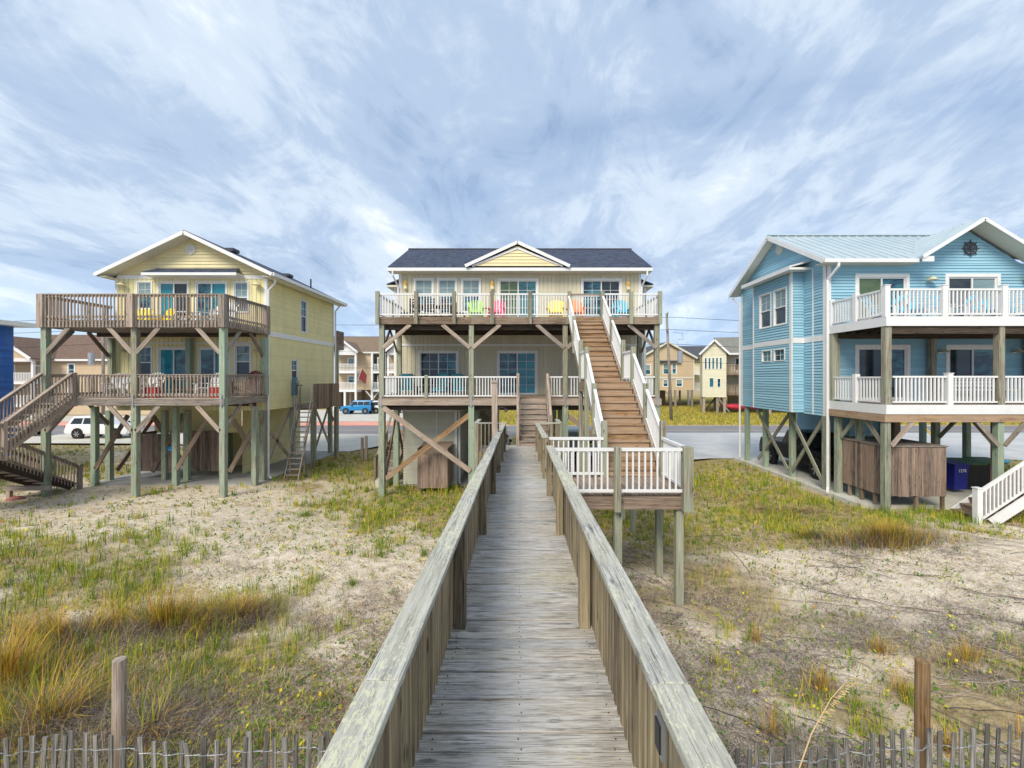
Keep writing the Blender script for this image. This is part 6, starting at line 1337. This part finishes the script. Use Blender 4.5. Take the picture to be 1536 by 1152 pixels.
# ---------------------------------------------------------------- plants
RNG = np.random.default_rng(11)
def blade_mesh(name, bx, by, bz, h, w, az, lean, rv, mat, seg=2, droop=1.0, parent=None, org=(0, 0, 0)):
    n = len(bx); ts = np.linspace(0, 1, seg+1); dx, dy = np.cos(az), np.sin(az); px, py = -dy, dx
    V = []; 
    for k, t in enumerate(ts):
        cx_ = bx+dx*lean*h*(t**1.7); cy_ = by+dy*lean*h*(t**1.7); cz_ = bz+h*(t-droop*.35*np.minimum(lean, 1.6)*t*t)
        ww = w*(1-t)**.7*.5
        if k < seg: V.append(np.stack([cx_-px*ww, cy_-py*ww, cz_], -1)); V.append(np.stack([cx_+px*ww, cy_+py*ww, cz_], -1))
        else: V.append(np.stack([cx_, cy_, cz_], -1))
    nv = 2*seg+1; v = np.stack(V, 1).reshape(-1, 3)-np.array(org); base = np.arange(n)*nv
    quads = np.concatenate([np.stack([base+2*k, base+2*k+1, base+2*k+3, base+2*k+2], -1) for k in range(seg-1)]) if seg > 1 else np.zeros((0, 4), int)
    tris = np.stack([base+2*(seg-1), base+2*(seg-1)+1, base+2*seg], -1)
    return raw_mesh(name, v, quads, tris, np.repeat(rv, nv), mat, parent)
def raw_mesh(name, v, quads, tris, rv, mat, parent=None):
    me = bpy.data.meshes.new(name); me.vertices.add(len(v)); me.vertices.foreach_set('co', v.astype(np.float32).ravel())
    li = np.concatenate([quads.ravel(), tris.ravel()]).astype(np.int32); me.loops.add(len(li)); me.loops.foreach_set('vertex_index', li)
    st = np.concatenate([np.arange(len(quads))*4, len(quads)*4+np.arange(len(tris))*3]).astype(np.int32); me.polygons.add(len(st)); me.polygons.foreach_set('loop_start', st)
    a = me.attributes.new('rv', 'FLOAT', 'POINT'); a.data.foreach_set('value', rv.astype(np.float32)); me.materials.append(MATS[mat]); me.update(); me.validate()
    o = bpy.data.objects.new(name, me); COL.objects.link(o)
    if parent is not None: o.parent = parent
    return o
def blocked(x, y):
    b = (np.abs(x) < 5.7) & (y > 20.0) & (y < 29.6); b |= (x > -18.7) & (x < -11.2) & (y > 19.4) & (y < 28.2); b |= (x > 11.8) & (x < 23) & (y > 15.6) & (y < 25.3)
    b |= (y > 37.2) & (y < 45.4); b |= (x > 9.0) & (y > 25.0) & (y < 37.6); b |= (x < -7.8) & (y > 31.5) & (y < 37.6); b |= (x < -9.5) & (x > -20) & (y > 28.2) & (y < 32); b |= (x < -25.2) & (y < 23.2)
    b |= (np.abs(x+14.9) < .0); return b
def scatter(n, y0, y1, dens, pw=1.0):
    y = np.exp(RNG.uniform(np.log(y0), np.log(y1), n)) if pw == 1 else RNG.uniform(y0, y1, n)
    x = RNG.uniform(-1.22, 1.18, n)*(y+1.0); k = (RNG.uniform(0, 1, n) < dens(x, y)) & ~blocked(x, y) & ~((np.abs(x) < .55) & (y < 15))
    return x[k], y[k]
def tufts(name, n, y0, y1, dens, nb, hs, ws, lean, mat, rvr, rad, kind_label, cat, pw=1.0, seg=2):
    x, y = scatter(n, y0, y1, dens, pw); k = RNG.integers(nb[0], nb[1]+1, len(x)); sc = RNG.uniform(.6, 1.35, len(x))*np.where(y > 18, 1.15, 1)
    X = np.repeat(x, k)+RNG.normal(0, rad, k.sum()); Y = np.repeat(y, k)+RNG.normal(0, rad, k.sum()); S = np.repeat(sc, k); m = len(X)
    rv = np.clip(np.repeat(RNG.uniform(rvr[0], rvr[1], len(x)), k)+RNG.normal(0, .10, m), 0, 1)
    o = blade_mesh(name, X, Y, H(X, Y)-.01, RNG.uniform(hs[0], hs[1], m)*S, RNG.uniform(ws[0], ws[1], m)*np.clip(Y/9, 1, 2.6), RNG.uniform(0, 6.28, m), RNG.uniform(lean[0], lean[1], m), rv, mat, seg)
    return stuff(o, kind_label, cat)
def patch(x, y, sc, seed, lo, hi): n = fbm(x, y, sc, seed, 3); return np.clip((n-lo)/(hi-lo), 0, 1)
dg = lambda x, y: np.clip((vegf(x, y)+.10)*1.0*patch(x, y, 1.15, 61, .38, .54)+.30*np.exp(-((x+4)/4.0)**2-((y-19.5)/4)**2)+.02, 0, 1)*np.where((x > 1) & (y < 12), .22, 1)*np.where((x < 0) & (y < 9), .55, 1)
tufts('short_grass', 80000, 4.2, 36, dg, (4, 8), (.06, .20), (.006, .012), (.1, .9), 'blade_green', (.05, .85), .035, 'short green and yellow grass growing in the sand', 'grass')
dgl = lambda x, y: np.clip(1.1*patch(x, y, 1.1, 77, .46, .57)*(vegf(x, y) > .06)+.25*(x < -8)*(y < 15)*patch(x, y, .9, 91, .45, .6), 0, 1)*np.where((x > 1) & (y < 13), .09, 1)*np.where((x < 0) & (y < 9), .4, 1)
tufts('tall_grass', 16000, 5, 24, dgl, (5, 10), (.16, .42), (.007, .013), (.05, .5), 'blade_green', (.1, .7), .05, 'taller upright green grass tufts in the sand', 'grass')
dd = lambda x, y: (x < 0)*(.22*patch(x, y, 1.3, 19, .40, .6)+.8*patch(x, y, .7, 47, .34, .54)*sst(13, 8, y))
tufts('dead_thatch', 90000, 4.0, 19, dd, (3, 6), (.03, .14), (.004, .009), (.8, 2.6), 'blade_dead', (.0, 1.0), .06, 'straw and brown dead stems matted on the left sand', 'dead grass')
dr = lambda x, y: (x > 0)*np.clip(.88*patch(x, y, .8, 45, .37, .54)*sst(13.5, 10.5, y)*(1-.85*np.exp(-((x-9.5)/4.5)**2-((y-9.9)/1.2)**2))*(1-.5*patch(x, y, 1.5, 66, .52, .62)), 0, 1)
tufts('dark_thatch', 150000, 4.0, 14, dr, (3, 6), (.02, .12), (.004, .008), (.9, 3.2), 'blade_dark', (.05, 1.0), .06, 'dark grey brown stems of dead vines matted on the right sand', 'dead vines')
def runners(n, seg=14):
    V = []; Q = []; RV = []; c = 0
    for i in range(n):
        y = float(np.exp(RNG.uniform(np.log(4.6), np.log(13.5)))); x = float(RNG.uniform(.9, 1.15*y+2)); 
        a = -.62+RNG.normal(0, .38); L_ = RNG.uniform(.5, 2.2); w = RNG.uniform(.003, .006)*max(1, y/9); da = RNG.normal(0, .10); rv = RNG.uniform(0, .7)
        if blocked(np.array([x]), np.array([y]))[0]: continue
        for k in range(seg+1):
            z = float(H(x, y))+.012+.02*abs(math.sin(k*.9+i)); px, py = -math.sin(a), math.cos(a); V += [(x-px*w, y-py*w, z), (x+px*w, y+py*w, z+.006)]; RV += [rv, rv]
            if k < seg: Q.append((c, c+1, c+3, c+2))
            c += 2; a += da*.3+RNG.normal(0, .07); x += math.cos(a)*L_/seg; y += math.sin(a)*L_/seg
    stuff(raw_mesh('vine_runner', np.array(V), np.array(Q), np.zeros((0, 3), int), np.array(RV), 'blade_dark'), 'long dark dry runners of beach vines trailing over the sand', 'vines')
runners(170)
tufts('dry_grass', 40000, 9, 37, lambda x, y: np.clip(vegf(x, y)*patch(x, y, .45, 88, .38, .58), 0, 1), (4, 7), (.05, .15), (.004, .009), (.4, 1.6), 'blade_dead', (.45, 1.0), .05, 'dry straw coloured grass between the green tufts', 'dry grass')
tufts('far_grass', 22000, 46, 75, lambda x, y: ((x > -9)*1.0), (3, 5), (.12, .35), (.012, .022), (.2, 1.2), 'blade_green', (.35, 1.0), .15, 'yellow green lawn grass across the road', 'grass', 1.0, 1)
# leaves of the creeping vines
def leaves(n, y0, y1, dens, size):
    x, y = scatter(n, y0, y1, dens); k = RNG.integers(1, 5, len(x)); X = np.repeat(x, k)+RNG.normal(0, .07, k.sum()); Y = np.repeat(y, k)+RNG.normal(0, .07, k.sum()); m = len(X); s = RNG.uniform(size[0], size[1], m)*np.clip(Y/9, 1, 2)
    a = RNG.uniform(0, 6.28, m); tl = RNG.normal(0, .5, (m, 2)); z = H(X, Y)+RNG.uniform(.015, .07, m)
    cs, sn = np.cos(a)*s, np.sin(a)*s; pts = []
    for (u, v) in ((-1, 0), (0, -.62), (1, 0), (0, .62)): dx = u*cs-v*sn; dy = u*sn+v*cs; pts.append(np.stack([X+dx, Y+dy, z+dx*tl[:, 0]+dy*tl[:, 1]], -1))
    v = np.stack(pts, 1).reshape(-1, 3); b = np.arange(m)*4; q = np.stack([b, b+1, b+2, b+3], -1)
    rv = np.clip(np.repeat(RNG.uniform(0, 1, len(x))**.9, k)+RNG.normal(0, .1, m), 0, 1)
    stuff(raw_mesh('creeping_vine', v, q, np.zeros((0, 3), int), np.repeat(rv, 4), 'leaf_vine'), 'small round green and yellow leaves of creeping beach vines', 'ground cover')
leaves(24000, 4.2, 19, lambda x, y: np.clip(.10+.75*patch(x, y, .7, 52, .42, .6)*np.where(x > 0, .42, .8), 0, 1), (.012, .030))

def clump(name, label, cat, x, y, rx, ry, n, h, w, lean, mat, rvr, group=None, seg=3, wind=0.0, extra=None):
    T = thing(name, label, cat, (x, y, float(H(x, y))), group); T['_org'] = (0, 0, 0); org = np.array([x, y, float(H(x, y))])
    r = np.abs(RNG.normal(0, .62, n*2)); a = RNG.uniform(0, 6.28, n*2); X = x+rx*r*np.cos(a); Y = y+ry*1.25*r*np.sin(a); k_ = fbm(X, Y, 1.6/max(rx, .3), 7+int(abs(x*7)), 3) > .44; X, Y, r, a = X[k_][:n], Y[k_][:n], r[k_][:n], a[k_][:n]; n = len(X); r = np.minimum(r, 1.3)
    hh = RNG.uniform(h[0], h[1], n)*(1.1-.38*r)*(.55+.9*fbm(X, Y, 2.2/max(rx, .3), 3, 2)); az = a+RNG.normal(0, .9, n); az = np.where(RNG.uniform(0, 1, n) < wind, RNG.normal(.3, .5, n), az)
    rv = np.clip(RNG.uniform(rvr[0], rvr[1], n)+RNG.normal(0, .06, n), 0, 1)
    blade_mesh('blades', X, Y, H(X, Y)-.03, hh, RNG.uniform(w[0], w[1], n), az, RNG.uniform(lean[0], lean[1], n), rv, mat, seg, 1.0, T, org)
    if extra:
        ne, mat2, h2, lean2 = extra; r = np.abs(RNG.normal(0, .7, ne)); a = RNG.uniform(0, 6.28, ne); X = x+rx*.95*r*np.cos(a); Y = y+ry*.95*r*np.sin(a)
        blade_mesh('dry_stems', X, Y, H(X, Y)-.02, RNG.uniform(h2[0], h2[1], ne), np.full(ne, .006), RNG.uniform(0, 6.28, ne), RNG.uniform(lean2[0], lean2[1], ne), RNG.uniform(0, .8, ne), mat2, 3, 1.0, T, org)
    return T
GC = 'clumps of sea oat grass on the left of the boardwalk'
clump('grass_clump', 'tall green and golden grass clump in the middle of the left foreground', 'grass clump', -6.3, 7.9, 1.15, .55, 1150, (.40, 1.08), (.006, .012), (.05, 1.1), 'blade_oat', (.05, .9), GC, wind=.3, extra=(1700, 'blade_dead', (.2, .55), (.6, 1.8)))
clump('grass_clump', 'brownish bushy grass clump right of the tall golden clump', 'grass clump', -5.15, 8.35, .75, .45, 900, (.3, .65), (.006, .011), (.2, 1.1), 'blade_oat', (.1, 1.0), GC, wind=.2, extra=(2600, 'blade_dark', (.15, .45), (.5, 1.8)))
clump('grass_clump', 'dull brown low grass clump left of the tall golden clump', 'grass clump', -7.7, 7.6, .9, .5, 700, (.3, .75), (.006, .012), (.1, 1.0), 'blade_oat', (.1, .95), GC, extra=(900, 'blade_dead', (.15, .5), (.6, 1.8)))
clump('grass_clump', 'orange yellow grass clump at the lower left corner above the sand fence', 'grass clump', -5.75, 5.5, .95, .6, 650, (.30, .95), (.006, .012), (.05, 1.2), 'blade_oat', (.1, 1.0), GC, wind=.25, extra=(2200, 'blade_dark', (.15, .5), (.6, 1.8)))
clump('grass_clump', 'matted brown grass clump behind the left fence post', 'grass clump', -4.45, 5.5, .9, .7, 500, (.15, .45), (.005, .010), (.4, 1.5), 'blade_oat', (.3, 1.0), GC, extra=(3200, 'blade_dark', (.12, .38), (.7, 2.0)))
clump('grass_clump', 'golden grass clump at the left edge of the photo beside the corner clump', 'grass clump', -7.3, 6.4, .9, .5, 900, (.35, .85), (.006, .012), (.1, .8), 'blade_oat', (.15, .85), GC, extra=(500, 'blade_dead', (.15, .5), (.6, 1.8)))
clump('shrub', 'low olive brown shrub on the sand before the timber shower room', 'shrub', 9.7, 12.15, 1.55, .6, 2600, (.3, .72), (.007, .014), (.1, .9), 'blade_oat', (.0, 1.0), extra=(3600, 'blade_dark', (.2, .55), (.2, 1.2)))
clump('shrub', 'smaller olive shrub left of the low shrub by the blue house', 'shrub', 8.4, 12.9, .7, .4, 700, (.2, .5), (.007, .012), (.2, 1.1), 'blade_oat', (.0, .9), extra=(700, 'shrub', (.15, .4), (.3, 1.2)))
clump('hay_heap', 'heap of dry straw lying beside the blue house slab', 'hay heap', 9.75, 15.9, 1.0, .55, 1800, (.10, .34), (.006, .012), (.9, 2.6), 'straw', (.1, 1.0)); clump('hay_heap', 'flat brown straw heap left of the larger straw heap', 'hay heap', 8.6, 16.5, .8, .5, 1100, (.06, .24), (.006, .012), (.9, 2.8), 'straw', (.0, .8))
GR = 'upright dry grass tufts on the right of the boardwalk'
RT = [(3.95, 7.6, 'slim upright rusty grass tuft nearest the landing posts'), (5.75, 7.25, 'upright rusty grass tuft in the middle of the right foreground'), (4.2, 6.3, 'short rusty grass tuft below the slim upright one'), (6.9, 7.0, 'wide olive grass tuft at the right of the right foreground'), (7.6, 6.3, 'pale pinkish grass tuft at the right edge above the fence'), (4.9, 5.2, 'straggly rusty grass tuft left of the brown fence post'), (3.0, 5.4, 'thin rusty grass tuft near the boardwalk above the fence'), (6.2, 5.3, 'dense olive grass tuft right of the brown fence post'), (5.2, 6.2, 'low rusty grass tuft above the brown fence post')]
for i, (x, y, lab) in enumerate(RT): clump('grass_tuft', lab, 'grass tuft', x, y, .10+.05*(i % 4)+(.25 if i in (3, 4, 7) else 0), .09+.03*(i % 3)+(.15 if i in (3, 4, 7) else 0), 90+30*(i % 3)+(200 if i in (3, 4, 7) else 0), (.15, .48), (.004, .008), (.05, .6), 'blade_oat', (.25, 1.0), GR, extra=(60, 'blade_dead', (.1, .3), (.3, 1.2)))
for i, (x, y, lab) in enumerate(((-3.6, 9.8, 'upright green grass tuft on the sand left of the boardwalk'), (-2.4, 11.4, 'green grass tuft on the sand close to the boardwalk'), (-4.4, 17.0, 'lush green grass tuft before the middle house piling'), (-7.4, 15.6, 'lush green grass tuft between yellow house and middle house'))): clump('grass_tuft', lab, 'grass tuft', x, y, .25+.2*(i > 1), .2+.1*(i > 1), 130+160*(i > 1), (.12, .40), (.006, .011), (.1, .7), 'blade_green', (.0, .5), 'green grass tufts on the left sand')
# sea oat stalk leaning by the right rail
T = thing('sea_oat_stalk', 'single golden sea oat stalk with a drooping seed head by the right rail', 'sea oat', (1.62, 2.95, .55)); m = MB()
m.tube([(1.60, 2.9, .5), (1.66, 2.92, 1.4), (1.76, 2.95, 2.1), (1.93, 3.0, 2.45), (2.08, 3.03, 2.66), (2.2, 3.05, 2.76)], [.007, .006, .005, .0045, .003, .002], 6, .9); m.build('stem', 'straw', T)
m = MB(); rr = random.Random(8)
for k in range(34):
    t = k/33; c = Vector((1.98, 3.01, 2.53)).lerp(Vector((2.22, 3.05, 2.77)), t)+Vector((rr.uniform(-.012, .012), rr.uniform(-.012, .012), rr.uniform(-.012, .008))); d = Vector((.03+rr.uniform(0, .015), rr.uniform(-.012, .012), -.006+rr.uniform(-.02, .008)))
    m.cyl(c, c+d*.5, .001, .0055, 5, rv=rr.uniform(.6, 1), caps=False); m.cyl(c+d*.5, c+d, .0055, .0008, 5, rv=rr.uniform(.6, 1), caps=False)
m.build('seed_head', 'straw', T)
# driftwood sticks
for (a, b, lab) in (((-3.05, 7.55), (-2.75, 7.85), 'dark stick lying on the sand right of the grass clumps'), ((-3.1, 6.5), (-2.95, 6.75), 'pale stick lying on the sand left of the boardwalk'), ((2.6, 8.2), (3.1, 8.6), 'bent pale stick at the foot of the landing posts')):
    m = MB(); m.tube([(a[0], a[1], float(H(*a))+.02), ((a[0]+b[0])/2+.02, (a[1]+b[1])/2-.02, float(H(*a))+.06), (b[0], b[1], float(H(*b))+.03)], [.012, .010, .006], 6); tag(m.build('stick', 'wood_grey'), lab, 'stick')
# distant bushes beyond the road
def bush(x, y, w, h, label):
    T = thing('bush', label, 'bush', (x, y, 0), 'bushes beyond the road'); n = 900; u = RNG.normal(0, 1, (n, 3)); u /= np.linalg.norm(u, axis=1)[:, None]; r = RNG.uniform(.55, 1, n)**.5; lob = 1+.25*np.sin(u[:, 0]*5+x)*np.cos(u[:, 2]*4)
    X = u[:, 0]*w/2*r*lob; Y = u[:, 1]*w/3*r; Z = np.abs(u[:, 2])*h*r*lob; a = RNG.uniform(0, 6.28, n); s = RNG.uniform(.06, .16, n); pts = []
    for (p, q) in ((-1, -.6), (1, -.6), (1, .6), (-1, .6)): pts.append(np.stack([X+p*s*np.cos(a), Y+p*s*np.sin(a), Z+q*s], -1))
    v = np.stack(pts, 1).reshape(-1, 3); b = np.arange(n)*4; raw_mesh('foliage', v, np.stack([b, b+1, b+2, b+3], -1), np.zeros((0, 3), int), np.repeat(RNG.uniform(0, 1, n), 4), 'shrub', T)
    m = MB(); m.cyl((x, y, -.1), (x, y, h*.6), .08, .04); T['_org'] = (x, y, 0); m.build('stem', 'wood_dark', T)
for x, y, w, h, lab in ((-1.6, 69, 4.5, 1.6, 'dark bush seen beside the porch steps under the middle house'), (2.5, 72, 5, 1.8, 'dark bush seen right of the porch steps under the middle house'), (-5.2, 71, 4, 1.5, 'dark bush left of the others beyond the road'), (34.5, 50, 3, 1.1, 'low dark bush beyond the road seen under the blue house'), (-13.5, 67, 3, 1.3, 'bush at the right end of the condo parking')): bush(x, y, w, h, lab)
o = raw_mesh('distant_trees', *(lambda n: (lambda X, Y, Z, s, a: (np.stack([np.stack([X+p*s*np.cos(a), Y+p*s*np.sin(a), Z+q*s], -1) for p, q in ((-1, -.6), (1, -.6), (1, .6), (-1, .6))], 1).reshape(-1, 3), np.stack([np.arange(n)*4+i for i in range(4)], -1), np.zeros((0, 3), int), np.repeat(RNG.uniform(0, 1, n), 4)))(*(lambda X: (X, RNG.uniform(300, 340, n), RNG.uniform(0, 1, n)**1.3*(7+5*fbm(X, X*0, .02, 5)), RNG.uniform(.8, 2.2, n), RNG.uniform(0, 3.14, n)))(RNG.uniform(-500, 500, n))))(16000), 'shrub')
stuff(o, 'low line of distant trees on the horizon', 'trees')
for o in bpy.data.objects:
    if '_org' in o: del o['_org']
